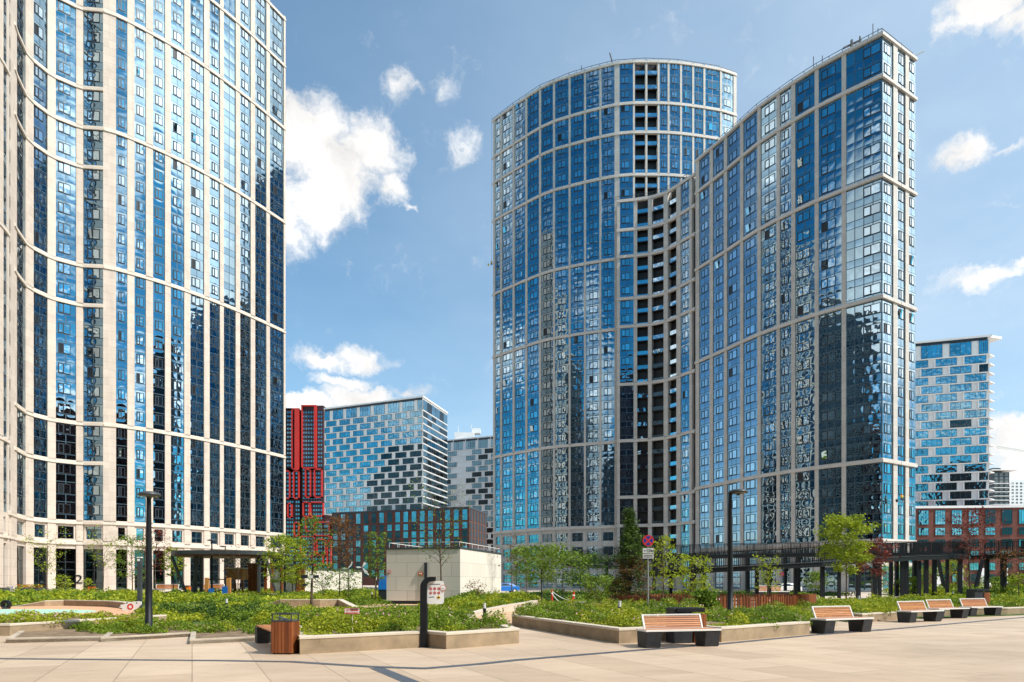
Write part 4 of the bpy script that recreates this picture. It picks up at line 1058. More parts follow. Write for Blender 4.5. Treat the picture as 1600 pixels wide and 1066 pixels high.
def tree(name, label, loc, height, crown_h, rx_, kind, leafm, nleaf, leaf, seed, cat='tree', group=None, bark=None, base_r=None, lean=0.0, nb=None, stakes=False):
    rr = random.Random(seed); rs = np.random.RandomState(seed)
    t = empty(name, loc, label, cat, group)
    x0, y0, z0 = loc[0], loc[1], loc[2] if len(loc) > 2 else 0
    r0 = base_r or max(.035, height * .011)
    n = 9; pts = []
    for i in range(n):
        k = i / (n - 1)
        pts.append(Vector((x0 + lean * k * height + .02 * height * math.sin(k * 5 + seed) * k, y0 + .015 * height * math.sin(k * 4 + seed * 2) * k, z0 + k * height * .97)))
    rad = [r0 * (1 - .85 * (i / (n - 1)) ** .9) for i in range(n)]; rad[0] *= 1.25
    tm = MB(); tm.tube(pts, rad, 7)
    if kind == 'multi':
        for j in range(4):
            a = j * 1.6 + seed; q = [pts[0]]
            for i in range(1, 6):
                k = i / 5; q.append(Vector((x0 + math.cos(a) * rx_ * .55 * k, y0 + math.sin(a) * rx_ * .55 * k, z0 + k * height * .8)))
            tm.tube(q, [r0 * .7 * (1 - .8 * i / 5) for i in range(6)], 5)
    tips = []
    zc0 = height - crown_h
    nb = nb or int(16 + crown_h * 3)
    def along(k):
        f = k * (n - 1); i = min(n - 2, int(f)); return pts[i].lerp(pts[i + 1], f - i)
    for b in range(nb):
        k = (b + rr.random()) / nb
        hz = (zc0 + k * crown_h * .93) / (height * .97)
        if kind == 'cone': prof = (1 - k) ** .85 + .05
        elif kind == 'vase': prof = .35 + .65 * math.sin(min(1, k * 1.1) * math.pi * .62)
        elif kind == 'column': prof = .75 + .25 * math.sin(k * math.pi)
        else: prof = math.sin(max(.10, min(.97, k * .82 + .12)) * math.pi) ** .7
        ln = rx_ * prof * rr.uniform(.7, 1.1); a = b * 2.4 + rr.random() * .8
        s = along(min(.99, hz))
        rise = {'cone': -.12, 'vase': .9, 'column': .5, 'multi': .5}.get(kind, .45) * rr.uniform(.6, 1.3)
        e = s + Vector((math.cos(a) * ln, math.sin(a) * ln, ln * rise))
        mid = s.lerp(e, .5) + Vector((0, 0, ln * (.10 if kind != 'cone' else -.03)))
        br = max(.006, r0 * .34 * (1 - .5 * k))
        tm.tube([s, mid, e], [br, br * .6, br * .25], 4)
        for q in (.35, .55, .75, .92, 1.0): tips.append((s.lerp(mid, q * 2) if q < .5 else mid.lerp(e, q * 2 - 1), .6 + .4 * q))
        for j in range(3 if kind != 'cone' else 4):
            q = rr.uniform(.35, .95); bs = s.lerp(e, q); aa = a + rr.choice((-1, 1)) * rr.uniform(.4, 1.1); l2 = ln * .38
            e2 = bs + Vector((math.cos(aa) * l2, math.sin(aa) * l2, l2 * (.4 if kind != 'cone' else -.15)))
            tm.tube([bs, e2], [br * .4, br * .15], 3); tips.append((bs.lerp(e2, .6), .8)); tips.append((e2, 1)); tips.append((e2, 1))
    tm.build('trunk', bark or M['bark'], t, smooth=True)
    tp_ = np.array([tuple(x[0]) for x in tips]); keep = rs.uniform(size=len(tp_)) < .86
    tp_ = tp_[keep]
    idx = rs.randint(0, len(tp_), nleaf)
    sg = rx_ * (.085 if kind != 'cone' else .06) + .05
    Cc = tp_[idx] + rs.normal(size=(nleaf, 3)) * np.array([sg, sg, sg * .7])
    leaf_object('crown', Cc, leaf, [leafm] if not isinstance(leafm, list) else leafm, mi=None if not isinstance(leafm, list) else (rs.uniform(size=len(tp_)) < .45 * (tp_[:, 2] < z0 + height * .5)).astype(int)[idx], parent=t, seed=seed, aspect=.6 if kind != 'cone' else .22, up=.1)
    if stakes:
        sm = MB(); 
        for a in (0, 2.1, 4.2): sm.bar((x0 + .35 * math.cos(a), y0 + .35 * math.sin(a), z0), (x0 + .28 * math.cos(a), y0 + .28 * math.sin(a), z0 + 1.6), .05)
        sm.build('stake', M['woody'], t)
    return t
def T_(px, pybase, pytop, label, kind, leafm, nleaf, leaf, seed, crown_frac=.6, wpx=40, group=None, D=None, name='young_tree', **kw):
    D = D or F * EYE / (pybase - H0); x = (px - CX) * D / F; h = ZZ(pytop, D); rx_ = wpx / 2 * D / F
    return tree(name, label, (x, D, 0), h, h * crown_frac, rx_, kind, leafm, nleaf, leaf, seed, group=group, **kw)
gt = 'young trees planted in the square'
T_(1322, 945, 808, 'bright yellow green young maple standing between the lamp post and the three benches', 'round', M['leaf_y'], 6500, .15, 1, .66, 84, gt, base_r=.06)
T_(1362, 940, 846, 'dark red leaved tree just right of the bright green maple', 'round', M['leaf_r'], 1500, .15, 2, .6, 60, gt, D=52)
T_(1516, 930, 796, 'red leaved tree in front of the brick building at right', 'round', M['leaf_r'], 2000, .16, 3, .62, 76, gt, D=66)
T_(1592, 932, 862, 'thin brownish tree at the right edge of the picture', 'round', M['leaf_b'], 900, .15, 4, .6, 60, gt, D=60)
T_(984, 952, 786, 'tall dark conifer left of the no stopping sign', 'cone', [M['needle'], M['leaf_b']], 14000, .15, 5, .93, 66, gt, D=37, name='conifer_tree', cat='conifer', base_r=.10, nb=90, bark=M['barkd'])
T_(1036, 945, 838, 'sparse pale green sapling right behind the no stopping sign', 'column', M['leaf_y'], 1100, .12, 6, .75, 44, gt, D=40)
T_(1084, 940, 872, 'green multi stemmed sapling growing by the slatted fence', 'column', M['leaf_g'], 1500, .13, 7, .8, 56, gt, D=41) if False else T_(1084, 940, 872, 'green multi stemmed sapling growing by the slatted fence', 'column', M['leaf_y'], 1500, .13, 7, .85, 60, gt, D=41)
T_(1200, 932, 871, 'thin green sapling behind the slatted fence', 'column', M['leaf_y'], 650, .13, 8, .8, 44, gt, D=52)
T_(846, 952, 856, 'leaning thin dark trunk tree left of the red barrier posts', 'round', M['leaf_g'], 1900, .15, 9, .58, 90, gt, D=42, base_r=.055, lean=.02, bark=M['barkd'])
T_(880, 925, 868, 'dense green tree behind the red barrier posts', 'round', M['leaf_g'], 2100, .19, 10, .75, 84, gt, D=66)
T_(920, 922, 870, 'dark green round tree in front of the curved ramp end', 'round', M['leaf_d'], 2100, .19, 11, .78, 84, gt, D=70)
T_(822, 925, 856, 'yellow green tree just right of the pale cube building', 'round', M['leaf_g'], 1800, .2, 12, .8, 70, gt, D=70)
T_(799, 933, 836, 'nearly bare slender sapling at the right corner of the cube building', 'round', M['leaf_b'], 330, .12, 13, .6, 60, gt, D=55)
T_(689, 945, 786, 'wide vase shaped sparse tree in front of the pale cube building', 'vase', M['leaf_g'], 620, .11, 14, .62, 104, gt, D=44, base_r=.075)
T_(741, 941, 908, 'small sparse bush against the sunlit side of the cube building', 'multi', M['leaf_b'], 260, .10, 15, .8, 34, gt, D=45, name='small_bush', cat='bush')
T_(587, 934, 832, 'slim green poplar like tree just left of the cube building', 'column', M['leaf_g'], 1500, .15, 16, .72, 34, gt, D=60)
T_(531, 934, 806, 'brown crowned tree in front of the brown podium', 'round', M['leaf_b'], 2300, .15, 17, .62, 62, gt, D=62, base_r=.07)
T_(487, 955, 806, 'tall thin trunked tree with a board nailed on, in the shrubs left of centre', 'round', M['leaf_g'], 900, .12, 18, .55, 56, gt, D=37, base_r=.09)
T_(462, 930, 838, 'bushy yellow green tree at the right end of the play pavilion', 'round', M['leaf_y'], 3000, .18, 19, .85, 60, gt, D=66)
T_(438, 932, 834, 'loose yellow green tree overlapping the edge of the pavilion roof', 'round', M['leaf_y'], 2200, .17, 20, .8, 52, gt, D=64)
T_(505, 938, 880, 'low airy green sapling in front of the far pale wall', 'multi', M['leaf_g'], 900, .14, 21, .9, 44, gt, D=56)
T_(545, 936, 888, 'airy green shrub right of the brown crowned tree trunk', 'multi', M['leaf_g'], 700, .14, 22, .9, 40, gt, D=58, name='tall_shrub', cat='shrub')
T_(74, 926, 852, 'small green tree left of the numbered entrance', 'vase', M['leaf_y'], 750, .17, 23, .6, 56, gt, D=84)
T_(98, 922, 900, 'bushy small green tree in front of the entrance door', 'multi', M['leaf_y'], 600, .17, 24, .85, 26, gt, D=92)
T_(161, 926, 846, 'thin brown trunk tree right of the numbered entrance', 'vase', M['leaf_y'], 650, .17, 25, .55, 52, gt, D=84)
T_(138, 923, 904, 'low green sapling between the entrance and the thin tree', 'multi', M['leaf_y'], 300, .16, 26, .85, 18, gt, D=90)
T_(207, 922, 836, 'broad green tree just left of the tall lamp post', 'round', M['leaf_g'], 1800, .17, 27, .8, 60, gt, D=86)
T_(243, 934, 828, 'reddish leaved sapling just right of the tall lamp post', 'round', M['leaf_r'], 750, .14, 28, .62, 54, gt, D=66)
T_(271, 926, 856, 'green young tree at the left end of the pavilion', 'round', M['leaf_y'], 1500, .16, 29, .62, 36, gt, D=76)
T_(372, 928, 870, 'thin leafless sapling seen through the play pavilion', 'vase', M['leaf_b'], 180, .14, 30, .7, 60, gt, D=68)
for i, (px, py, pt, w_, D_, lab) in enumerate((
    (1275, 925, 895, 34, 92, 'round green bush under the footbridge near the left columns'), (1395, 922, 880, 60, 100, 'leafy green tree seen between the footbridge columns'),
    (1440, 924, 886, 50, 96, 'green tree between the thicker footbridge columns'), (1488, 924, 876, 40, 84, 'yellow green tree at the bend of the footbridge'),
    (1420, 930, 905, 40, 78, 'low bush in the shrub strip under the bridge'), (1560, 926, 905, 46, 80, 'feathery bush beside the pedestrian in white'),
    (1590, 928, 900, 36, 74, 'yellow green bush at the right edge under the bridge'), (930, 936, 903, 60, 46, 'flowering elder bush left of the conifer'), (962, 938, 906, 40, 44, 'second elder bush touching the conifer'),
    (1100, 958, 925, 34, 30, 'thin leafy shrub in front of the slatted fence'))):
    T_(px, py, pt, lab, 'multi', M['leaf_g'] if i not in (3, 6) else M['leaf_y'], 1300, .10 + D_ * .0012, 60 + i, .9, w_, 'bushes round the square', D=D_, name='bush', cat='bush')
# boards on the tall thin tree
D_ = 36.9; x_ = (487 - CX) * D_ / F
bo = empty('tree_board', (x_, D_, 1.6), 'dark board tied across the tall thin tree trunk', 'board')
m = MB(); z_ = ZZ(901, D_); m.box((x_ - .35, D_ - .12, z_ - .1), (.36, .04, .18)); m.box((x_ + .28, D_ - .12, z_ - .08), (.28, .04, .16)); m.box((x_ - .32, D_ - .12, z_ - .5), (.26, .04, .1)); m.build('dark_plank', M['frame_dark'], bo)
m = MB(); m.box((x_, D_ - .13, z_ - .1), (.16, .05, .16)); m.build('white_tie', M['white'], bo)
# ------------------------------------------------------------------ street furniture
def make_bench():
    """slatted bench, origin at the centre of its footprint, front facing -y"""
    t = empty('park_bench', (0, 0, 0), 'slatted wooden bench', 'bench', 'slatted wooden benches on black blocks')
    Lh = 1.1
    for sx in (-1, 1):
        m = MB(); x0, x1 = (-Lh, -Lh + .46) if sx < 0 else (Lh - .46, Lh)
        q = [(-.30, .0), (.26, .0), (.32, .40), (-.24, .40)]
        vs = [(x0 + (.03 if sx < 0 else 0), y, z) for y, z in q] + [(x1 - (.03 if sx > 0 else 0), y, z) for y, z in q]
        vs[0] = (vs[0][0] + .0, -.22, 0); vs[4] = (vs[4][0], -.22, 0); vs[2] = (vs[2][0], .30, .40); vs[3] = (vs[3][0], -.30, .40); vs[6] = (vs[6][0], .30, .40); vs[7] = (vs[7][0], -.30, .40)
        m.add(vs, [(0, 1, 2, 3), (7, 6, 5, 4), (0, 4, 5, 1), (1, 5, 6, 2), (2, 6, 7, 3), (3, 7, 4, 0)])
        m.build('support_block', M['blackblock'], t, bevel=.012)
    m = MB()
    for k in range(7): m.box((0, -.25 + k * .075, .425), (2.1, .055, .035))
    m.build('seat', M['wood'], t, bevel=.004)
    m = MB(); fr = .035
    m.box((0, -.30, .415), (2.2, .03, .05)); m.box((0, .27, .415), (2.2, .03, .05)); m.box((-1.085, -.015, .415), (.03, .54, .05)); m.box((1.085, -.015, .415), (.03, .54, .05))
    m.build('seat_frame', M['wmetal'], t, bevel=.004)
    a = R(22); bx = .86
    def bp(x, s, d=0): return (x, .27 + s * math.sin(a) + d * math.cos(a), .44 + s * math.cos(a) - d * math.sin(a))
    m = MB()
    for k in range(6): s = .05 + k * .058; m.bar(bp(-bx, s), bp(bx, s), .024, .044, up=(0, math.sin(a), math.cos(a)))
    m.build('backrest', M['wood'], t, bevel=.003)
    m = MB(); m.bar(bp(-bx, -.02), bp(-bx, .40), .045, .045); m.bar(bp(bx, -.02), bp(bx, .40), .045, .045); m.bar(bp(-bx - .02, .40), bp(bx + .02, .40), .04, .04); m.bar(bp(-bx, 0), bp(bx, 0), .04, .03)
    m.build('backrest_frame', M['wmetal'], t, bevel=.004)
    return t
bench = make_bench()
spots = [(3.05, 16.45, 5.20, 17.0, 'nearest slatted bench, in front of the corner of the middle planter'),
         (9.6, 21.0, 11.7, 22.0, 'single slatted bench right of the middle planter, below the bright green maple'),
         (15.6, 26.8, 17.7, 27.9, 'left bench of the close row of three at right'),
         (18.35, 29.4, 20.4, 30.4, 'middle bench of the close row of three at right'),
         (21.2, 31.5, 23.2, 32.3, 'right bench of the close row of three, with a dark bin behind it')]
for i, (xa, ya, xb, yb, lab) in enumerate(spots):
    a = math.atan2(yb - ya, xb - xa); c = Vector(((xa + xb) / 2, (ya + yb) / 2)); n = Vector((-math.sin(a), math.cos(a)))
    loc = (c.x + n.x * .30, c.y + n.y * .30, .006)
    if i == 0: bench.location = (loc[0] + .10, loc[1], .004); bench.rotation_euler = (0, 0, a); bench['label'] = lab
    else: dup(bench, loc, a, lab, 1.0)
# far benches
for (px, D_, lab, rz_) in ((1205, 66, 'distant light wood bench under the footbridge', .1), (258, 84, 'distant orange bench left of the pavilion', 0), (330, 86, 'distant orange bench seen under the pavilion roof', 0)):
    dup(bench, ((px - CX) * D_ / F, D_, .05), rz_, lab, 1.5 if px == 1205 else 1.6)
bench.scale = (.93, .95, .95)
# backless bench next to the litter bin
bb = empty('backless_bench', (-5.5, 16.4, 0), 'short backless wooden bench half hidden behind the tall wooden litter bin', 'bench')
a = G(428, 1019); b = G(402, 1004.5)
m = MB(); dx, dy = b[0] - a[0], b[1] - a[1]; ang = math.atan2(dy, dx); ln = math.hypot(dx, dy)
cx, cy = (a[0] + b[0]) / 2, (a[1] + b[1]) / 2; nx, ny = -math.sin(ang), math.cos(ang)
for k in range(7):
    o_ = -.02 - k * .075; m.box((cx + nx * o_, cy + ny * o_, .43), (ln + .3, .055, .035), ang)
m.build('seat', M['wood'], bb)
for s_ in (-1, 1):
    m = MB(); m.box((cx + math.cos(ang) * s_ * (ln / 2 - .05) - nx * .24, cy + math.sin(ang) * s_ * (ln / 2 - .05) - ny * .24, 0), (.42, .55, .42), ang, taper=1.05); m.build('support_block', M['blackblock'], bb, bevel=.01)
# litter bins
def bin_(cx, cy, w, d, h, rz_, label, hood='frame'):
    t = empty('litter_bin', (cx, cy, 0), label, 'litter bin', 'wooden slatted litter bins')
    m = MB(); m.box((cx, cy, 0), (w - .04, d - .04, h - .04), rz_); m.build('liner', M['black'], t)
    m = MB(); ca, sa = math.cos(rz_), math.sin(rz_); k = 6
    def lp(x, y): return (cx + x * ca - y * sa, cy + x * sa + y * ca)
    for sd in range(4):
        ww_, dd_ = (w, d) if sd % 2 == 0 else (d, w)
        for i in range(k):
            u = (i + .5) * ww_ / k - ww_ / 2; v = -dd_ / 2 + .005
            x, y = ((u, v), (-v, u), (u, -v), (v, u))[sd]
            q = lp(x, y); m.box((q[0], q[1], .03), (ww_ / k - .010, .03, h - .07), rz_ + (math.pi / 2 if sd % 2 else 0))
    m.build('wood_cladding', M['woodv'], t)
    m = MB(); m.box((cx, cy, h - .035), (w + .01, d + .01, .03), rz_)
    if hood == 'frame':
        for sx in (-1, 1):
            for sy in (-1, 1): q = lp(sx * (w / 2 - .015), sy * (d / 2 - .015)); m.box((q[0], q[1], h - .004), (.025, .025, .13), rz_)
        for (x1_, y1_, x2_, y2_) in ((-1, -1, 1, -1), (1, -1, 1, 1), (1, 1, -1, 1), (-1, 1, -1, -1)):
            q = lp(x1_ * (w / 2 - .015), y1_ * (d / 2 - .015)); r_ = lp(x2_ * (w / 2 - .015), y2_ * (d / 2 - .015)); m.bar((q[0], q[1], h + .135), (r_[0], r_[1], h + .135), .028)
        q = lp(-.05, 0); m.bar((q[0] - .12, q[1], h + .06), (q[0] + .08, q[1] - .02, h + .01), .16, .02)
    else:
        m.box((cx, cy, h - .004), (w + .06, d + .06, .16), rz_)
    m.build('hood', M['black'] if hood != 'frame' else M['dgrey'], t); return t
g_ = G(440, 1023); bin_(g_[0] + .0, g_[1] + .26, .46, .46, .76, R(-3), 'tall wooden litter bin with metal hoop top, left of the sawtooth planter')
bin2 = empty('litter_bin', (4.55, 18.3, 0), 'square bin, half black block and half wood, behind the nearest bench', 'litter bin', 'wooden slatted litter bins')
def duo_bin(t, cx, cy, h):
    m = MB(); m.box((cx - .16, cy, 0), (.52, .5, h), .2); m.build('black_body', M['blackblock'], t, bevel=.01)
    m = MB()
    for i in range(4): m.box((cx + .20 + i * .085, cy + .06 + i * .017, 0), (.075, .46, h - .16), .2)
    m.build('wood_cladding', M['woodv'], t)
    m = MB(); m.box((cx + .04, cy + .03, h - .10), (.80, .55, .11), .2); m.build('lid', M['black'], t, bevel=.008)
duo_bin(bin2, 4.60, 18.15, .92)
bin3 = empty('litter_bin', (23.0, 33.8, 0), 'dark square bin behind the right bench of the row of three', 'litter bin', 'wooden slatted litter bins')
bin3.location = (23.4, 34.3, 0)
duo_bin(bin3, 23.4, 34.3, 1.25)
for px, D_, lab in ((144, 88, 'small orange litter bin at the foot of the left tower'), (292, 88, 'small orange litter bin beside the pavilion'),):
    t = empty('litter_bin', ((px - CX) * D_ / F, D_, 0), lab, 'litter bin', 'small orange bins'); x_ = (px - CX) * D_ / F
    m = MB(); m.box((x_, D_, .15), (.75, .6, .95)); m.build('body', M['orange'], t); m = MB(); m.box((x_, D_, 1.101), (.82, .66, .10)); m.box((x_, D_, 0), (.6, .45, .15)); m.build('lid', M['frame_dark'], t)

# bollard lights
def make_bollard():
    t = empty('bollard_light', (0, 0, 0), 'bollard light', 'bollard light', 'black bollard lights with pale heads')
    m = MB(); m.lathe((0, 0, 0), [(.075, 0), (.075, .01), (.062, .012), (.062, .62)], 16); m.build('post', M['black'], t, smooth=False)
    m = MB(); m.lathe((0, 0, .622), [(.055, 0), (.055, .17)], 16); m.build('lamp_head', M['lens'], t)
    m = MB(); m.lathe((0, 0, .794), [(.062, 0), (.062, .02)], 16); m.build('lamp_cap', M['wmetal'], t)
    return t
bol = make_bollard(); first = True
for px, pyt, hpx, lab, zb in ((354, 946, 27, 'bollard light in the shrubs left of the tall wooden bin', .1), (757, 947, 34, 'bollard light at the right end of the sawtooth planter', .3), (968, 939, 39, 'bollard light at the corner of the middle planter', .3),
                          (581, 935, 16, 'bollard light in the grass left of the cube building', 0), (1342, 945, 22, 'bollard light just left of the close row of three benches', .05), (1489, 926, 15, 'bollard light in the shrubs behind the three benches', 0),
                          (670, 950, 16, 'bollard light behind the white rules board', .3), (905, 937, 12, 'small bollard light beside the right red barrier post', 0), (919, 928, 15, 'bollard light behind the fallen white barrier tape', 0), (1470, 923, 10, 'farther bollard light near the bridge columns', 0),
                          (457, 900, 34, 'slender post light right of the pavilion', 0), (588, 903, 30, 'slender post light left of the cube building', 0)):
    H_ = .82 if hpx < 29 or px in (757, 968) else (2.4)
    D_ = H_ * F / hpx; x_ = (px - CX) * D_ / F; z_ = ZZ(pyt, D_) - H_
    z_ = max(0, z_)
    s = H_ / .82
    if first: o = bol; o.location = (x_, D_, z_); o['label'] = lab; first = False
    else: o = dup(bol, (x_, D_, z_), 0, lab)
    o.scale = (1 if s < 1.5 else .9, 1 if s < 1.5 else .9, s)

# tall street lamps
def lamp(px, pyb, pyt, label, side, headr, zb=0.0, D=None):
    D = D or F * (EYE - zb) / (pyb - H0); x = (px - CX) * D / F; zt = ZZ(pyt, D)
    t = empty('street_lamp', (x, D, zb), label, 'street lamp', 'black street lamps with disc heads')
    m = MB(); m.lathe((x, D, zb), [(.14, 0), (.14, .03), (.105, .04), (.10, 1.5), (.065, zt - zb - .25), (.065, zt - zb - .1)], 18); m.build('pole', M['black'], t, smooth=True)
    hx = x + side
    m = MB(); 
    if abs(side) > .1: m.bar((x, D, zt - .17), (hx, D, zt - .10), .07)
    m.lathe((hx, D, zt - .16), [(.05, -.06), (.08, 0), (headr * .92, .02), (headr, .06), (headr * .9, .12), (headr * .5, .16), (.02, .17)], 28); m.build('lamp_head', M['dgrey'], t, smooth=True)
    m = MB(); m.lathe((hx, D, zt - .155), [(headr * .72, .006), (headr * .72, .012)], 24); m.build('lamp_glass', M['lens'], t)
    return t
lamp(232.5, 991.5, 768.5, 'tallest black street lamp with flat disc head, in the bed at left', 0.02, .33, 0)
lamp(1141, 966, 765, 'black street lamp with head to the right, behind the nearest bench', .30, .36, .3, D=25.5)
for px, pyt, D_, lab, sd in ((331, 843, 70, 'thin dark street lamp standing inside the play pavilion', .0), (352, 853, 90, 'small distant street lamp behind the pavilion roof', -.3), (445, 866, 64, 'short dark street lamp among the yellow green trees', 0)):
    lamp(px, 0, pyt, lab, sd, .45, 0, D=D_)
# grey square post
D_ = 42; x_ = (218.5 - CX) * D_ / F
t = empty('square_post', (x_, D_, 0), 'thick grey square post behind the rocket shaped board', 'post')
m = MB(); m.box((x_, D_, 0), (.22, .22, ZZ(872, D_))); m.build('shaft', M['dgrey'], t, bevel=.01)
m = MB(); m.box((x_, D_, ZZ(872, D_) + .002), (.26, .26, .06)); m.box((x_ - .02, D_ - .115, ZZ(877, D_)), (.16, .02, .14)); m.build('white_cap', M['white'], t)

# ------------------------------------------------------------------ signs
def text_mesh(parent, s, size, loc, mat, rz=0, name='lettering', depth=.004, align='CENTER', sx=1.0):
    cu = bpy.data.curves.new(name, 'FONT'); cu.body = s; cu.size = size; cu.extrude = depth; cu.align_x = align; cu.align_y = 'CENTER'
    tmp = bpy.data.objects.new('tmp', cu); COL.objects.link(tmp)
    dg = bpy.context.evaluated_depsgraph_get(); me = bpy.data.meshes.new_from_object(tmp.evaluated_get(dg)); bpy.data.objects.remove(tmp)
    me.materials.clear(); me.materials.append(mat); me.name = name
    o = bpy.data.objects.new(name, me); COL.objects.link(o); o.parent = parent
    r = root_of(parent)
    o.location = Vector(loc) - Vector(r.location); o.rotation_euler = (R(90), 0, rz); o.scale = (sx, 1, 1); return o
# black hooked post with rules board
gx, gy = G(661.5, 1012.2); Dp = gy + .12
t = empty('information_sign', (gx, Dp, 0), 'black hooked post carrying a white rules board with red prohibition symbols', 'sign')
ht = ZZ(901.5, Dp); w_ = .165
m = MB(); prof = []
# post with curved top: profile in XZ extruded in Y
xc, R1, R0 = gx - w_ / 2, .20, .02
outer = [(gx - w_ / 2, 0)]; inner = [(gx + w_ / 2, 0)]
zc_ = ht - .26; cxr = gx - w_ / 2 + .26
outer += [(cxr - .26 * math.cos(a), zc_ + .26 * math.sin(a)) for a in [i * math.pi / 2 / 8 for i in range(9)]] + [(gx + .285, ht)]
inner += [(gx + w_ / 2 + .10 - .10 * math.cos(a), ht - .115 - .10 + .10 * math.sin(a)) for a in [i * math.pi / 2 / 8 for i in range(9)]] + [(gx + .285, ht - .095)]
ol, il = outer, inner
while len(il) < len(ol): il.insert(-1, il[-2])
n_ = len(ol); vs = [(x, Dp - .11, z) for x, z in ol] + [(x, Dp - .11, z) for x, z in il] + [(x, Dp + .11, z) for x, z in ol] + [(x, Dp + .11, z) for x, z in il]
fs = []
for i in range(n_ - 1):
    fs += [(i, n_ + i, n_ + i + 1, i + 1), (2 * n_ + i, 2 * n_ + i + 1, 3 * n_ + i + 1, 3 * n_ + i), (i, i + 1, 2 * n_ + i + 1, 2 * n_ + i), (n_ + i, 3 * n_ + i, 3 * n_ + i + 1, n_ + i + 1)]
fs += [(n_ - 1, 2 * n_ - 1, 4 * n_ - 1, 3 * n_ - 1), (0, 2 * n_, 3 * n_, n_)]
m.add(vs, fs); m.box((gx, Dp, 0), (.26, .3, .012)); m.build('post', M['black'], t)
k_ = Dp / F
def bx_(px): return (px - CX) * Dp / F
def bz_(py): return ZZ(py, Dp)
def rrect(x0, x1, z0, z1, r, k=6):
    pts = []
    for cx_, cz_, a0 in ((x1 - r, z1 - r, 0), (x0 + r, z1 - r, 90), (x0 + r, z0 + r, 180), (x1 - r, z0 + r, 270)):
        for i in range(k + 1): a = R(a0 + 90 * i / k); pts.append((cx_ + r * math.cos(a), cz_ + r * math.sin(a)))
    return pts
def plate(mb, pts, y, th, mi=0):
    n = len(pts); vs = [(x, y, z) for x, z in pts] + [(x, y + th, z) for x, z in pts]
    mb.add(vs, [tuple(range(n - 1, -1, -1)), tuple(range(n, 2 * n))] + [(i, (i + 1) % n, n + (i + 1) % n, n + i) for i in range(n)], mi)
def ring(mb, cx_, cz_, r0_, r1_, y, th, mi=0, k=24):
    vs = []
    for rr_, yy in ((r1_, y), (r0_, y), (r0_, y + th), (r1_, y + th)):
        for i in range(k): a = 2 * math.pi * i / k; vs.append((cx_ + rr_ * math.cos(a), yy, cz_ + rr_ * math.sin(a)))
    fs = [(s_ * k + i, s_ * k + (i + 1) % k, ((s_ + 1) % 4) * k + (i + 1) % k, ((s_ + 1) % 4) * k + i) for s_ in range(4) for i in range(k)]
    mb.add(vs, fs, mi)
def disc(mb, cx_, cz_, r, y, th, mi=0, k=24): plate(mb, [(cx_ + r * math.cos(2 * math.pi * i / k), cz_ + r * math.sin(2 * math.pi * i / k)) for i in range(k)], y, th, mi)
m = MB(); plate(m, rrect(gx + w_ / 2 - .01, bx_(693.5), bz_(944), bz_(908), .06), Dp - .01, .02); m.build('board', M['white'], t)
yb = Dp - .014
m = MB()
for r_ in range(2):
    for c_ in range(3):
        cxx = bx_(673.2 + c_ * 6.2); czz = bz_(920 + r_ * 6.6)
        ring(m, cxx, czz, .026, .036, yb, .004, 0); m.bar((cxx - .024, yb + .001, czz + .024), (cxx + .024, yb + .001, czz - .024), .008, .004, 0, up=(0, 1, 0))
        m.box((cxx + .004 * (c_ - 1), yb + .002, czz - .015), (.014 + .004 * c_, .003, .028), 0, 1)
cxx, czz = bx_(685.4), bz_(933.6); s_ = .052
plate(m, [(cxx - s_, czz), (cxx, czz - s_), (cxx + s_, czz), (cxx, czz + s_)], yb, .004, 2); m.box((cxx, yb - .002, czz - .014), (.05, .003, .028), 0, 1)
for (x0, x1, y_) in ((671, 688, 913.4), (670.5, 675, 933.6), (676, 679, 933.2)):
    xx = bx_(x0)
    while xx < bx_(x1): 
        wch = rnd.uniform(.009, .016); m.box((xx, yb + .001, bz_(y_)), (wch * .8, .003, .014), 0, 1); xx += wch
m.build('printed_symbols', [M['red'], M['black'], M['yellow']], t)
m = MB(); cxx, czz = bx_(692.6), bz_(918.5)
plate(m, [(cxx + .075 * math.cos(a), czz + .075 * math.sin(a)) for a in [R(-50 + i * 280 / 22) for i in range(23)]] + [(cxx, czz - .10)], yb - .006, .008, 0)
plate(m, [(cxx - .03, czz - .068), (cxx, czz - .10), (cxx + .03, czz - .068)], yb - .009, .003, 1)
ring(m, cxx, czz, .066, .075, yb - .009, .003, 1); m.box((cxx, yb - .008, czz - .03), (.065, .002, .007), 0, 2); m.box((cxx - .03, yb - .008, czz - .03), (.007, .002, .035), 0, 2)
m.build('map_pin_plate', [M['white'], M['red'], M['black']], t)
# small red and white notice on a stick
Dn = 16.3; xn = (550.5 - CX) * Dn / F
t = empty('small_notice', (xn, Dn, .3), 'small white notice with red lettering on a stick among the flowers', 'sign')
m = MB(); m.tube([(xn, Dn, .3), (xn, Dn, ZZ(951, Dn))], .011, 8); m.build('stick', M['leaf_y'] if False else M['conc2'], t)
m = MB(); x0, x1, z0, z1 = (538.5 - CX) * Dn / F, (562 - CX) * Dn / F, ZZ(959.5, Dn), ZZ(950.2, Dn); plate(m, [(x0, z0), (x1, z0), (x1, z1), (x0, z1)], Dn - .02, .012); m.build('plate', M['white'], t)
m = MB(); yb = Dn - .024
for a_, b_, c_, d_2 in ((x0, x1, z0, z0 + .008), (x0, x1, z1 - .008, z1), (x0, x0 + .008, z0, z1), (x1 - .008, x1, z0, z1)): plate(m, [(a_, c_), (b_, c_), (b_, d_2), (a_, d_2)], yb, .003, 0)
ring(m, x0 + .065, z1 - .05, .016, .024, yb, .003, 0); ring(m, x0 + .10, z1 - .05, .016, .024, yb, .003, 0)
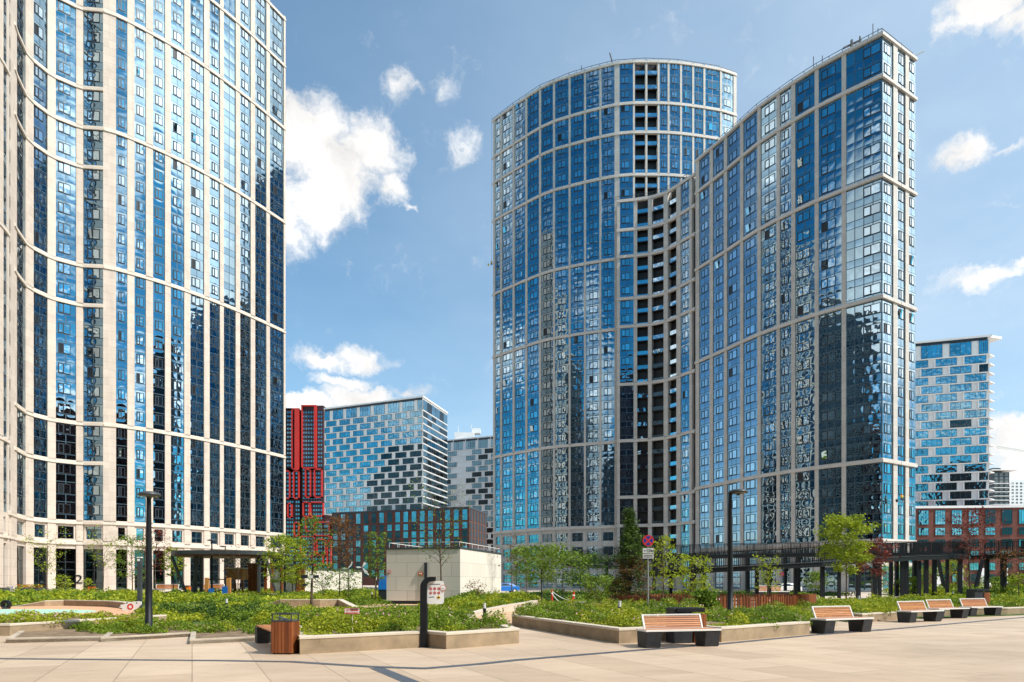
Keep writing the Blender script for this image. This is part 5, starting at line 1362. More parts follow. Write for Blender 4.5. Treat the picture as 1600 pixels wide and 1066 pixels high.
for zz_, xa, xb, mi in ((z1 - .03, x0 + .14, x1 - .03, 1), (z1 - .062, x0 + .15, x1 - .03, 0), (z0 + .025, x0 + .03, x1 - .03, 0)):
    xx = xa
    while xx < xb: wch = rnd.uniform(.010, .018); m.box((xx, yb + .001, zz_ - .01), (wch * .75, .003, .024), 0, mi); xx += wch
m.build('printed_text', [M['red'], M['black']], t)
# no stopping sign
Ds = 29.5; xs = (1012.5 - CX) * Ds / F
def no_stop(Ds, xs, zc, r, label, zbase, plates=True):
    t = empty('no_stopping_sign', (xs, Ds, zbase), label, 'road sign', 'no stopping road signs')
    m = MB(); m.tube([(xs, Ds, zbase), (xs, Ds, zc)], .035, 10); m.build('pole', M['dgrey'] if False else smat_pole, t)
    y = Ds - .06
    m = MB(); disc(m, xs, zc, r, y, .02, 0, 32); m.build('disc', M['red'], t)
    m = MB()
    for q in range(4):
        a0 = q * 90
        rad = r * .80; inner = r * .16; pts = [(xs + inner * 1.25 * math.cos(R(a0)), zc + inner * 1.25 * math.sin(R(a0)))]
        for i in range(9): a = R(a0 - 33 + 66 * i / 8); pts.append((xs + rad * math.cos(a), zc + rad * math.sin(a)))
        plate(m, pts, y - .004, .003)
    m.build('blue_field', M['navy'], t)
    if plates:
        for z1, z2, tx in ((zc - r - .08, zc - r - .30, '← 23м'), (zc - r - .33, zc - r - .53, None)):
            m = MB(); plate(m, rrect(xs - r * .97, xs + r * .97, z2, z1, .03), y, .015); pl = m.build('supplementary_plate', M['lens'], t)
            if tx:
                text_mesh(pl, '23м', .17, (xs + .09, y - .004, (z1 + z2) / 2), M['black'])
                m = MB(); zc2 = (z1 + z2) / 2; m.box((xs - .10, y - .003, zc2 - .008), (.10, .003, .016)); plate(m, [(xs - .19, zc2), (xs - .14, zc2 - .03), (xs - .14, zc2 + .03)], y - .005, .003); m.build('arrow', M['black'], pl)
            else:
                m = MB()
                for zz_ in (z1 - .06, z1 - .13):
                    xx = xs - r * .75
                    while xx < xs + r * .75: wch = rnd.uniform(.03, .055); m.box((xx, y - .003, zz_ - .02), (wch * .7, .003, .035)); xx += wch
                m.build('small_print', M['black'], pl)
    return t
smat_pole = smat('galvanised_pole', (.33, .33, .32), .45, .3)
no_stop(Ds, xs, ZZ(845, Ds), .245, 'no stopping sign with two white plates on a grey pole beside the conifer', .28)
no_stop(78, P(1221, 78)[0], ZZ(897, 78), .25, 'distant no stopping sign seen under the footbridge', 0, False)
# number by the entrance
D_ = W(122, profL).y - .3
q_ = W(123, profL); nq = out_n(W(118, profL), W(131, profL)); aq = math.atan2((W(131, profL) - W(118, profL)).y, (W(131, profL) - W(118, profL)).x)
text_mesh(tl, '2', 2.0, (q_.x + nq.x * .16, q_.y + nq.y * .16, ZZ(906, q_.y)), M['black'], aq, 'entrance_number', .03, sx=1.25)

# ------------------------------------------------------------------ play pavilion
Dv = 72.0
def vx(px, D=Dv): return (px - CX) * D / F
pv = empty('play_pavilion', (vx(352), Dv, 0), 'play pavilion with flat dark oval roof on slanted columns before the left tower', 'pavilion')
def oval(x0, x1, y0, y1, p_=3.2, k=48):
    cx_, cy_ = (x0 + x1) / 2, (y0 + y1) / 2; pts = []
    for i in range(k):
        a = 2 * math.pi * i / k; c, s = math.cos(a), math.sin(a)
        pts.append((cx_ + (x1 - x0) / 2 * math.copysign(abs(c) ** (2 / p_), c), cy_ + (y1 - y0) / 2 * math.copysign(abs(s) ** (2 / p_), s)))
    return pts
zr = ZZ(866.5, Dv - 3)
m = MB(); m.prism(oval(vx(274), vx(428), Dv - 3.5, Dv + 6), zr, ZZ(860, Dv - 3)); m.build('roof', M['dgrey'], pv)
m = MB(); m.prism(oval(vx(277), vx(425), Dv - 3.1, Dv + 5.6), zr - .12, zr - .003); m.build('soffit', M['woodv'], pv)
for (a_, b_, w2) in ((283, 308, .22), (323, 313, .22), (426, 443, .20)):
    m = MB(); m.bar((vx(a_), Dv - 2, zr - .12), (vx(b_), Dv - 2, .0), w2, w2); m.build('column', M['dgrey'], pv)
for px in (308, 312.5, 410):
    m = MB(); m.box((vx(px), Dv - 1 + (px == 308) * 2, 0), (.26, .26, zr - .12)); m.build('column', M['dgrey'], pv)
m = MB()
for i in range(7):
    x = vx(335 + i * 10); m.tube([(x, Dv, zr - .2), (x + .5, Dv, zr - .9), (x + 1.1, Dv, zr - .4), (x + 1.6, Dv, zr - .8)], .03, 4)
m.build('rope_net', M['white'], pv)
# wooden play house under the roof
ph = empty('play_house', (vx(368, 76), 76, 0), 'yellow wooden play house under the pavilion roof', 'play house')
x0, x1 = vx(355, 76), vx(380, 76)
m = MB(); m.prism([(x0, 76), (x1, 76), (x1, 78), (x0, 78)], 1.9, ZZ(889, 76)); m.build('wall', M['woody'], ph)
m = MB()
for x in (x0 + .1, x1 - .1):
    for y in (76.1, 77.9): m.box((x, y, 0), (.14, .14, 1.9))
m.build('post', M['woodv'], ph)
m = MB(); m.box(((x0 + x1) / 2, 77, ZZ(889, 76) + .002), (x1 - x0 + .4, 2.6, .14)); m.build('roof', M['wmetal'], ph)
m = MB(); xx = x0 + .3
while xx < x1: m.box((xx, 76.05, .5), (.1, .06, 1.0)); xx += .22
m.build('railing', M['woodv'], ph)
# brown slatted screens
for (pa, pb, pt, D_, lab) in ((389, 402, 880, 77, 'tall brown slatted screen at the right side of the pavilion'), (464, 476, 882, 74, 'brown slatted screen behind the bushy tree right of the pavilion')):
    t = empty('wooden_screen', (vx((pa + pb) / 2, D_), D_, 0), lab, 'screen', 'brown wooden screens by the pavilion')
    m = MB(); x = vx(pa, D_)
    while x < vx(pb, D_): m.box((x, D_, 0), (.13, .2, ZZ(pt, D_))); x += .155
    m.build('slat_panel', M['woodv'], t)
t = empty('play_climber', (vx(418, 78), 78, 0), 'open brown timber climbing frame with crossbars right of the play house', 'climbing frame')
m = MB()
for px in (403, 415, 425, 440): m.box((vx(px, 78), 78, 0), (.28, .2, ZZ(880, 78)))
m.box((vx(423, 78), 78, ZZ(883, 78)), (vx(448, 78) - vx(400, 78), .22, .22)); m.box((vx(410, 78), 77.9, ZZ(893, 78)), (vx(418, 78) - vx(402, 78), .1, .2)); m.build('timber_frame', M['woodv'], t)
# swing set: two wooden posts, black bar, deck and blue seats
D_ = 66
t = empty('play_swing', (vx(340, D_), D_, 0), 'low play bridge with two orange wooden posts and blue side pieces', 'play equipment')
for px, w2 in ((323.5, .32), (357.5, .36)):
    m = MB(); m.box((vx(px, D_), D_, 0), (w2, .3, ZZ(903, D_))); m.build('post', M['woody'], t)
m = MB(); m.bar((vx(325, D_), D_, ZZ(905.5, D_)), (vx(357, D_), D_, ZZ(905.5, D_)), .09); m.build('crossbar', M['black'], t)
for px, hh in ((331, .4), (352, .6)):
    m = MB(); a = vx(px, D_); m.prism([(a - .2, D_ - .3), (a + .35, D_ - .3), (a + .1, D_ + .1), (a - .2, D_ + .1)], .25, .6 + hh); m.build('blue_side', M['blue'], t)
m = MB(); m.box((vx(328, D_), D_ - .4, .12), (vx(353, D_) - vx(303, D_), 1.4, .14)); m.build('deck', M['frame_dark'], t)
t = empty('play_deck', (vx(395, 68), 68, 0), 'long low wooden deck edge in front of the pavilion column', 'deck')
m = MB(); m.box((vx(396, 68), 68.6, .34), (vx(432, 68) - vx(361, 68), 1.6, .12)); m.build('boards', M['conc2'], t)
m = MB()
for px in (364, 380, 396, 412, 428): m.box((vx(px, 68), 68.4, 0), (.1, 1, .34))
m.build('support', M['woodv'], t)
# rocket shaped board
D_ = 37.5
t = empty('rocket_board', ((205 - CX) * D_ / F, D_, 0), 'white rocket shaped play board with red ring, ending the curved wall', 'play board')
pts = [(186, 949), (190, 947.5), (188, 945.5), (197, 943.8), (208, 940.2), (216, 939.6), (221, 940.5), (220.5, 945), (216, 950), (208, 954.5), (199, 957.8), (197.5, 954.5), (191, 953.5), (192, 950.5)]
m = MB(); plate(m, [(vx(a, D_), ZZ(b, D_)) for a, b in pts][::-1], D_ - .05, .1, 0); m.build('board', M['white'], t)
m = MB(); ring(m, vx(204.5, D_), ZZ(948, D_), .095, .17, D_ - .062, .01, 0); disc(m, vx(214.5, D_), ZZ(942.3, D_), .035, D_ - .06, .008, 1, 10); m.build('red_ring', [M['red'], M['black']], t)
m = MB(); m.box((vx(197, D_), D_ + .1, 0), (.08, .06, .5)); m.box((vx(213, D_), D_ + .1, 0), (.08, .06, .6)); m.build('support', M['dgrey'], t)
# black spring ring at left
D_ = 40
t = empty('rubber_ring', (vx(9.5, D_), D_, 0), 'black rubber tyre ring lying upright on the coloured play surface', 'play equipment')
m = MB(); ring(m, vx(9.5, D_), .3, .13, .26, D_ - .12, .24, 0, 20); m.build('tyre', M['black'], t)
m = MB(); m.box((vx(9.5, D_), D_, .04), (.3, .3, .12)); m.build('foot', M['dgrey'], t)

# ------------------------------------------------------------------ slatted fence ring
fc = Vector(((1100 - CX) * 37.6 / F, 37.6))
t = empty('slatted_fence', (fc.x, fc.y, 0), 'low ring of reddish brown vertical slats in the middle of the garden', 'fence')
m = MB(); nsl = 190
rs_ = random.Random(3)
for i in range(nsl):
    a = 2 * math.pi * i / nsl; x = fc.x + 5.1 * math.cos(a); y = fc.y + 3.4 * math.sin(a)
    m.box((x, y, .02), (.115, .035, .86 + rs_.uniform(-.04, .07)), a + math.pi / 2, taper=.98)
m.build('slats', M['woodv'], t)
m = MB()
for zz_ in (.25, .65):
    rp = [Vector((fc.x + 5.04 * math.cos(-a * 2 * math.pi / 48), fc.y + 3.34 * math.sin(-a * 2 * math.pi / 48))) for a in range(49)]
    sweep(m, rp, zz_, zz_ + .06, .02, .02)
m.build('rail', M['dgrey'], t)
fc2 = Vector(((1222 - CX) * 38.2 / F, 38.2))
t = empty('slatted_fence', (fc2.x, fc2.y, 0), 'short curved end of reddish brown slats at the right of the slatted ring', 'fence')
m = MB()
for i in range(30):
    a = R(-175 + i * 5.2); x = fc2.x + .35 + 1.1 * math.cos(a); y = fc2.y + 1.8 * math.sin(a) - .4; m.box((x, y, .02), (.10, .035, .96), a + math.pi / 2)
m.build('slats', M['woodv'], t)

# ------------------------------------------------------------------ footbridge
def bridge(name, path, zd, width, label, railh=1.25, cols=(), dense=.17, panel=None):
    root = empty(name, (path[0][0], path[0][1], 0), label, 'footbridge', 'black steel footbridges and ramps')
    P2 = [Vector(p) for p in path]; n = len(P2)
    def off(k):
        o_ = []
        for i, p in enumerate(P2): o_.append(p - out_n(P2[max(i - 1, 0)], P2[min(i + 1, n - 1)]) * k)
        return o_
    m = MB(); sweep(m, P2, [z - .42 for z in zd], [z - .05 for z in zd], 0, width); m.build('girder', M['black'], root)
    m = MB(); sweep(m, P2, [z - .048 for z in zd], [z for z in zd], .05, width + .05); m.build('deck', M['dgrey'], root)
    for side in (0.0, width):
        q = off(side); m = MB()
        for i in range(n - 1):
            a, b = q[i], q[i + 1]; za, zb_ = zd[i], zd[i + 1]; Ls = (b - a).length; k = max(1, int(Ls / dense))
            m.bar((a.x, a.y, za + railh), (b.x, b.y, zb_ + railh), .07, .05); m.bar((a.x, a.y, za + .1), (b.x, b.y, zb_ + .1), .04, .05)
            for j in range(k):
                f_ = j / k; p_ = a.lerp(b, f_); z_ = za + (zb_ - za) * f_; th = .035 if j % 12 else .08
                m.bar((p_.x, p_.y, z_), (p_.x, p_.y, z_ + railh), th)
        m.build('railing', M['black'], root)
    for (cx_, cy_, zt_, w2) in cols:
        m = MB(); m.box((cx_, cy_, 0), (w2 * .78, w2 * .78, zt_)); m.build('column', M['black'], root)
    return root
def pp(px, D): return ((px - CX) * D / F, D)
up = [pp(1004, 88.5), pp(955, 88), pp(905, 86.5), pp(882, 84.5), pp(876, 82.5), pp(884, 80.5), pp(920, 79.5), pp(960, 79.5), pp(1050, 80), pp(1150, 80), pp(1290, 79), pp(1400, 77), pp(1490, 75)]
upz = [3.6, 3.7, 3.8, 3.85, 3.9, 3.95, 4.15, 4.35, 4.7, 4.9, 5.05, 4.95, 4.8]
ucols = [(pp(px, D)[0], pp(px, D)[1], z, w) for px, D, z, w in ((1168, 81, 4.5, .55), (1248, 81, 4.6, .4), (1227, 82, 4.6, .4), (1401, 78.5, 4.5, .45), (1429, 78, 4.5, .45), (1460, 76.5, 4.4, .45), (1392, 77.8, 4.5, .4), (948, 80.6, 3.9, .4), (1022, 80.8, 4.2, .4), (1080, 81, 4.3, .4), (1100, 81.2, 4.3, .4))]
bridge('footbridge', up, upz, 2.6, 'upper black footbridge deck with curved left end, passing in front of the middle towers', cols=ucols)
lo = [pp(1010, 62), pp(1040, 58.5), pp(1100, 56.5), pp(1168, 56), pp(1285, 56.5), pp(1360, 59), pp(1430, 62), pp(1490, 65), pp(1507, 66.8), pp(1511, 69), pp(1495, 71.5)]
loz = [2.55, 2.65, 2.8, 2.95, 3.3, 3.7, 4.0, 4.25, 4.3, 4.35, 4.4]
lcols = [(pp(px, D)[0], pp(px, D)[1], z, w) for px, D, z, w in ((1048, 59.6, 2.4, .3), (1085, 58.6, 2.45, .3), (1182.5, 57.8, 2.6, .34), (1202, 57, 2.7, .34), (1243, 57.8, 2.8, .34), (1285, 57.6, 3.0, .38), (1311, 58.6, 3.1, .3), (1341, 59.4, 3.2, .38), (1367, 60.6, 3.3, .38), (1374.5, 60.9, 3.3, .3), (1409, 62.0, 3.5, .3), (1415, 62.4, 3.55, .5), (1436, 63.6, 3.6, .34), (1447, 64.2, 3.7, .4), (1480, 66.2, 3.8, .3), (1500, 67.9, 3.9, .42))]
bridge('footbridge', lo, loz, 2.2, 'lower black ramp in front, standing on many thin black columns, turning at its right end', cols=lcols)
rb = [pp(1516, 70), pp(1560, 67.5), pp(1600, 65.5), pp(1720, 61)]
bridge('footbridge', rb, [4.35, 4.45, 4.5, 4.5], 2.4, 'right black footbridge section running out of the right edge', cols=[(*pp(1542, 69.6), 3.95, .42), (*pp(1568, 68), 4.05, .5), (*pp(1640, 65), 4.0, .42)])
for k, (pa, pb, D_) in enumerate(((1462, 1476, 80), (1533, 1519, 80))):
    t = empty('slanted_column', (*pp(pa, D_), 0), ('slanted black prop left' if k == 0 else 'slanted black prop right') + ' of the bridge bend', 'column', 'slanted black props behind the bridge bend')
    m = MB(); m.bar((*pp(pb + 2, D_), 0), (*pp(pa + 3, D_), 4.4), .3, .3); m.box((*pp(pb + 2, D_), 0), (.8, .8, .06)); m.build('shaft', M['black'], t)
# mesh fence far behind
for (pa, pb, D_, h_, lab) in ((1045, 1165, 95, 2.6, 'dark wire fence beyond the footbridge, left stretch'), (1500, 1640, 92, 2.6, 'dark wire fence beyond the footbridge, right stretch')):
    t = empty('wire_fence', (*pp(pa, D_), 0), lab, 'fence', 'dark wire fences beyond the footbridge')
    m = MB(); xa, xb = pp(pa, D_)[0], pp(pb, D_)[0]; x = xa
    while x < xb: m.bar((x, D_, 0), (x, D_, h_), .08); x += 2.5
    m.build('post', M['dgrey'], t)
    m = MB()
    for i in range(9): m.bar((xa, D_, .2 + i * (h_ - .3) / 8), (xb, D_, .2 + i * (h_ - .3) / 8), .025)
    x = xa
    while x < xb: m.bar((x, D_, .1), (x, D_, h_ - .1), .02); x += .25
    m.build('wire_mesh', M['dgrey'], t)

# ------------------------------------------------------------------ red barrier posts
bp_ = []
for px, pyb, pyt, lab in ((862.5, 943, 920, 'left red barrier post with white reflective bands on the sandy path'), (894, 948, 924, 'right red barrier post leaning beside the sandy path')):
    D_ = F * EYE / (pyb - H0); D_ = 50 if px < 880 else 45; x_ = (px - CX) * D_ / F; h_ = (pyb - pyt) * D_ / F * .98
    t = empty('barrier_post', (x_, D_, 0), lab, 'barrier post', 'red barrier posts')
    ln_ = .12 if px > 880 else 0
    m = MB(); m.tube([(x_, D_, .05), (x_ + ln_, D_, h_)], [.085, .065], 10); m.build('post', M['orange'] if False else M['red'], t)
    m = MB(); m.tube([(x_ + ln_ * .7, D_, h_ * .70), (x_ + ln_ * .78, D_, h_ * .80)], .088, 10); m.build('reflective_band', M['white'], t)
    m = MB(); m.lathe((x_, D_, .04), [(.38, 0), (.38, .04), (.1, .08)], 12); m.build('foot', M['black'], t)
    bp_.append((x_, D_, h_, ln_))
m = MB(); a, b = bp_
def catenary(p, q, sag, k=14): return [tuple(Vector(p).lerp(Vector(q), i / k) - Vector((0, 0, sag * 4 * (i / k) * (1 - i / k)))) for i in range(k + 1)]
m.tube(catenary((a[0], a[1], a[2] * .9), (b[0], b[1], b[2] * .35), .12), .028, 5); m.tube(catenary((b[0], b[1], b[2] * .35), ((924 - CX) * 47 / F, 47, .35), .08), .028, 5)
m.tube(catenary((a[0], a[1], a[2] * .75), ((886 - CX) * 46 / F, 46, .1), .2), .028, 5)
o = m.build('barrier_rope', M['white']); tag(o, 'slack white barrier rope strung between the red posts', 'rope')

# ------------------------------------------------------------------ people
def person(name, loc, joints, rad, label, shirt, trousers, hair, group=None, root_i=0):
    """continuous skinned body; clothing is a slightly larger shell on its own bones"""
    t = empty(name, loc, label, 'person', group)
    def skin(nm, pts, edges, radii, mat, rt=0):
        me = bpy.data.meshes.new(nm); me.from_pydata(pts, edges, []); o = bpy.data.objects.new(nm, me); COL.objects.link(o); o.parent = t
        sk = o.modifiers.new('s', 'SKIN'); 
        for i, r in enumerate(radii): me.skin_vertices[0].data[i].radius = (r, r)
        me.skin_vertices[0].data[rt].use_root = True
        ss = o.modifiers.new('u', 'SUBSURF'); ss.levels = 1; ss.render_levels = 1; me.materials.append(mat); sk.use_smooth_shade = True; return o
    J = joints
    keys = list(J); idx = {k: i for i, k in enumerate(keys)}
    E = [('pelvis', 'chest'), ('chest', 'neck'), ('neck', 'head'), ('head', 'crownpt'), ('chest', 'shl'), ('shl', 'ell'), ('ell', 'hal'), ('chest', 'shr'), ('shr', 'elr'), ('elr', 'har'), ('pelvis', 'hipl'), ('hipl', 'knl'), ('knl', 'anl'), ('anl', 'tol'), ('pelvis', 'hipr'), ('hipr', 'knr'), ('knr', 'anr'), ('anr', 'tor')]
    skin('body', [J[k] for k in keys], [(idx[a], idx[b]) for a, b in E], [rad[k] for k in keys], M['skin'])
    def sub(nm, ks, es, mat, add, rt):
        ii = {k: i for i, k in enumerate(ks)}; skin(nm, [J[k] for k in ks], [(ii[a], ii[b]) for a, b in es], [rad[k] + add for k in ks], mat, rt)
    sub('shirt', ['pelvis', 'chest', 'shl', 'ell', 'shr', 'elr'], [('pelvis', 'chest'), ('chest', 'shl'), ('shl', 'ell'), ('chest', 'shr'), ('shr', 'elr')], shirt, .022, 0)
    sub('trousers', ['pelvis', 'hipl', 'knl', 'anl', 'hipr', 'knr', 'anr'], [('pelvis', 'hipl'), ('hipl', 'knl'), ('knl', 'anl'), ('pelvis', 'hipr'), ('hipr', 'knr'), ('knr', 'anr')], trousers, .018, 0)
    hc = Vector(J['head']); m = MB(); m.lathe((0, 0, 0), [(.02, .135), (.07, .12), (.105, .07), (.112, .0), (.095, -.06)], 12)
    m.v = [(x + hc.x, y * 1.1 + hc.y + .012, z + hc.z + .03) for x, y, z in m.v]
    me = f_mesh(m, 'hair', [hair]); o = bpy.data.objects.new('hair', me); COL.objects.link(o); o.parent = t
    return t
RAD = dict(pelvis=.13, chest=.14, neck=.055, head=.095, crownpt=.07, shl=.065, ell=.045, hal=.035, shr=.065, elr=.045, har=.035, hipl=.09, knl=.06, anl=.042, tol=.035, hipr=.09, knr=.06, anr=.042, tor=.035)
walk = dict(pelvis=(0, 0, .95), chest=(0, .0, 1.32), neck=(0, 0, 1.50), head=(0, -.01, 1.62), crownpt=(0, 0, 1.70), shl=(-.19, 0, 1.42), ell=(-.25, .06, 1.15), hal=(-.24, -.06, .93), shr=(.19, 0, 1.42), elr=(.25, -.05, 1.15), har=(.23, -.2, .97),
            hipl=(-.10, 0, .90), knl=(-.11, -.14, .50), anl=(-.11, -.10, .09), tol=(-.11, -.26, .04), hipr=(.10, 0, .90), knr=(.11, .02, .49), anr=(.11, .24, .12), tor=(.11, .12, .04))
D_ = 72; person('person', (*pp(1544, D_), 0.05), walk, RAD, 'pedestrian in a white shirt walking behind the right footbridge columns', M['white'], M['blackblock'], M['barkd'])
sit = dict(walk); sit.update(knl=(-.14, -.40, .86), anl=(-.14, -.42, .44), tol=(-.14, -.54, .38), knr=(.16, -.38, .80), anr=(.16, -.30, .40), tor=(.16, -.42, .35), ell=(-.30, -.15, 1.25), hal=(-.18, -.38, 1.42), elr=(.32, -.12, 1.2), har=(.30, -.36, 1.35))
for (px, D_, py, lab, sh_) in ((1409, 111.5, 779, 'rope access worker in yellow hanging on the bright right flank of the wedge tower', M['yellow']), (768, 175.5, 412, 'rope access worker in yellow hanging on the left edge of the round tower', M['yellow'])):
    z_ = ZZ(py, D_) - 1.0
    pr = person('person', (*pp(px, D_), z_), sit, RAD, lab, sh_, M['blackblock'], M['orange'], 'rope access workers')
    rp = empty('climbing_rope', (*pp(px, D_), z_), 'thin rope holding the worker ' + ('on the wedge tower' if px > 1000 else 'on the round tower'), 'rope', 'climbing ropes')
    x_, y_ = pp(px, D_); m = MB(); m.tube([(x_, y_ + .05, z_ + 1.2), (x_, y_ + .05, (ZZ(72, 111) if px > 1000 else ZZ(188, 176)) + 1)], .02, 4); m.build('rope', M['dgrey'], rp)
    bk = empty('tool_bag', (x_ - .8, y_, z_ + .4), 'work bucket hanging beside the worker ' + ('on the wedge tower' if px > 1000 else 'on the round tower'), 'bucket', 'work buckets')
    m = MB(); m.lathe((x_ - .8, y_, z_ + .4), [(.16, 0), (.22, .45), (.19, .452), (.14, .05)], 12); m.build('pail', M['yellow'] if px < 1000 else M['dgrey'], bk)
    m = MB(); m.tube([(x_ - .8 - .2, y_, z_ + .85), (x_ - .8, y_, z_ + 1.15), (x_ - .8 + .2, y_, z_ + .85)], .015, 4); m.build('handle', M['dgrey'], bk)

# ------------------------------------------------------------------ parked cars beyond the trees
def car(px, D_, rz_, body_m, label):
    t = empty('parked_car', (*pp(px, D_), 0), label, 'car', 'parked cars beyond the garden')
    def lathe_y(mb, cx_, y0, y1, cz_, r, mi=0):
        k = 18; vs = [(cx_ + r * math.cos(2 * math.pi * i / k), y, cz_ + r * math.sin(2 * math.pi * i / k)) for y in (y0, y1) for i in range(k)]
        mb.add(vs, [tuple(range(k)), tuple(range(2 * k - 1, k - 1, -1))] + [(i, k + i, k + (i + 1) % k, (i + 1) % k) for i in range(k)], mi)
    T = Matrix.Translation(Vector((*pp(px, D_), 0))) @ Matrix.Rotation(rz_, 4, 'Z')
    prof = [(-2.15, .35), (-2.2, .75), (-2.0, .95), (-1.2, 1.02), (-.6, 1.42), (.9, 1.46), (1.75, 1.02), (2.15, .92), (2.2, .4), (1.9, .28), (-1.9, .28)]
    m = MB(); m.T = T; vs = [(x, -.88 if z < 1.05 else -.68, z) for x, z in prof] + [(x, .88 if z < 1.05 else .68, z) for x, z in prof]; n = len(prof)
    m.add(vs, [tuple(range(n)), tuple(range(2 * n - 1, n - 1, -1))] + [(i, n + i, n + (i + 1) % n, (i + 1) % n) for i in range(n)]); m.build('body', body_m, t, bevel=.03)
    m = MB(); m.T = T
    for sy in (-1, 1): m.add([(-1.0, sy * .87, 1.06), (1.45, sy * .87, 1.06), (.85, sy * .715, 1.38), (-.55, sy * .715, 1.38)], [(0, 1, 2, 3)])
    m.add([(-1.24, -.7, 1.03), (-1.24, .7, 1.03), (-.68, .6, 1.40), (-.68, -.6, 1.40)], [(0, 1, 2, 3)]); m.build('glass', M['bgdark'], t)
    for sx in (-1.35, 1.35):
        for sy in (-1, 1):
            m = MB(); m.T = T; lathe_y(m, sx, sy * .92, sy * .68, .33, .33); w_ = m.build('wheel', M['black'], t)
            m = MB(); m.T = T; lathe_y(m, sx, sy * .93, sy * .90, .33, .19); m.build('rim', M['wmetal'], w_)
    for sy in (-.6, .6): m = MB(); m.T = T; m.box((-2.19, sy, .68), (.06, .34, .14)); m.build('headlight', M['lens'], t)
car(788, 104, .35, M['blue'], 'blue parked car right behind the corner of the cube building')
car(1226, 98, .1, M['white'], 'white parked car under the footbridge')
# blue covered kiosk left of the cube building
D_ = 62
t = empty('toy_stand', (*pp(600, D_), 0), 'bright blue covered stand just left of the cube building', 'stand')
x_ = pp(601, D_)[0]; m = MB(); m.box((x_, D_, .9), (1.1, .8, ZZ(900, D_) - .9), taper=.8); m.build('blue_cover', M['blue'], t, bevel=.05)
m = MB(); m.box((x_, D_, 0), (1.0, .7, .9)); m.build('base', M['blackblock'], t)
# planter boxes, bicycle
D_ = 92
t = empty('flower_box', (*pp(42, D_), 0), 'long grey flower box with red and yellow flowers at the foot of the left tower', 'planter box', 'grey flower boxes at the tower foot'); x0, x1 = pp(23, D_)[0], pp(62, D_)[0]
m = MB(); m.prism([(x0, D_), (x1, D_), (x1, D_ + 1.2), (x0, D_ + 1.2)], 0, .85); m.build('trough', M['dgrey'], t)
rsx = np.random.RandomState(5); Cc = np.stack([rsx.uniform(x0, x1, 900), rsx.uniform(D_, D_ + 1.2, 900), .85 + rsx.uniform(0, .45, 900)], 1)
leaf_object('flowers', Cc, .14, [M['leaf_g'], M['red'], M['yellow']], mi=rsx.choice(3, 900, p=[.6, .2, .2]), parent=t)['kind'] = 'stuff'
t = empty('flower_box', (*pp(-2, 88), 0), 'short dark flower box cut by the left edge', 'planter box', 'grey flower boxes at the tower foot'); x0, x1 = pp(-12, 88)[0], pp(7, 88)[0]
m = MB(); m.prism([(x0, 88), (x1, 88), (x1, 89), (x0, 89)], 0, .9); m.build('trough', M['dgrey'], t)
m = MB(); m.prism([(x0 + .05, 88.05), (x1 - .05, 88.05), (x1 - .05, 88.95), (x0 + .05, 88.95)], .9, .92); m.build('soil', M['soil'], t)
D_ = 94; t = empty('bicycle', (*pp(15, D_), 0), 'dark bicycle leaning by the left tower beside the flower box', 'bicycle'); x_ = pp(15, D_)[0]
for dx in (-.55, .55):
    m = MB(); ring(m, x_ + dx, .35, .31, .35, D_ - .02, .04, 0, 20); w_ = m.build('wheel', M['black'], t)
m = MB(); A_1, B_1, C_1, D_1, E_1 = (x_ - .55, D_, .35), (x_ - .05, D_, .33), (x_ - .2, D_, .85), (x_ + .38, D_, .88), (x_ + .55, D_, .35)
for p_, q_2 in ((A_1, B_1), (B_1, C_1), (A_1, C_1), (C_1, D_1), (B_1, D_1), (D_1, E_1), (D_1, (x_ + .35, D_, 1.02)), (C_1, (x_ - .23, D_, .95))): m.bar(p_, q_2, .045)
m.build('frame', M['blue'], t)
m = MB(); m.box((x_ - .23, D_, .95), (.26, .14, .06)); m.build('saddle', M['black'], t)
m = MB(); m.bar((x_ + .35, D_ - .28, 1.03), (x_ + .35, D_ + .28, 1.03), .035); m.build('handlebar', M['black'], t)
# winged poles (wind turbines of the playground) left of the cube building
for px, py, lab in ((544, 889, 'left white winged sculpture on a thin pole'), (566, 887, 'right white winged sculpture on a thin pole')):
    D_ = 80; x_ = pp(px, D_)[0]; z_ = ZZ(py, D_)
    t = empty('winged_sculpture', (x_, D_, 0), lab + ' in front of the brown podium', 'sculpture', 'white winged sculptures on poles')
    m = MB(); m.tube([(x_, D_, 0), (x_, D_, z_)], .05, 8); m.build('pole', M['dgrey'], t)
    m = MB()
    for a, l_ in ((R(60), 1.0), (R(-50), 1.2), (R(175), .8)):
        m.add([(x_, D_ - .03, z_), (x_ + l_ * .6 * math.cos(a - .25), D_ - .03, z_ + l_ * .6 * math.sin(a - .25)), (x_ + l_ * math.cos(a), D_ - .03, z_ + l_ * math.sin(a)), (x_ + l_ * .6 * math.cos(a + .25), D_ - .03, z_ + l_ * .6 * math.sin(a + .25)),
               (x_, D_ + .03, z_), (x_ + l_ * .6 * math.cos(a - .25), D_ + .03, z_ + l_ * .6 * math.sin(a - .25)), (x_ + l_ * math.cos(a), D_ + .03, z_ + l_ * math.sin(a)), (x_ + l_ * .6 * math.cos(a + .25), D_ + .03, z_ + l_ * .6 * math.sin(a + .25))],
              [(0, 1, 2, 3), (7, 6, 5, 4), (0, 4, 5, 1), (1, 5, 6, 2), (2, 6, 7, 3), (3, 7, 4, 0)])
    m.build('wing', M['white'], t)

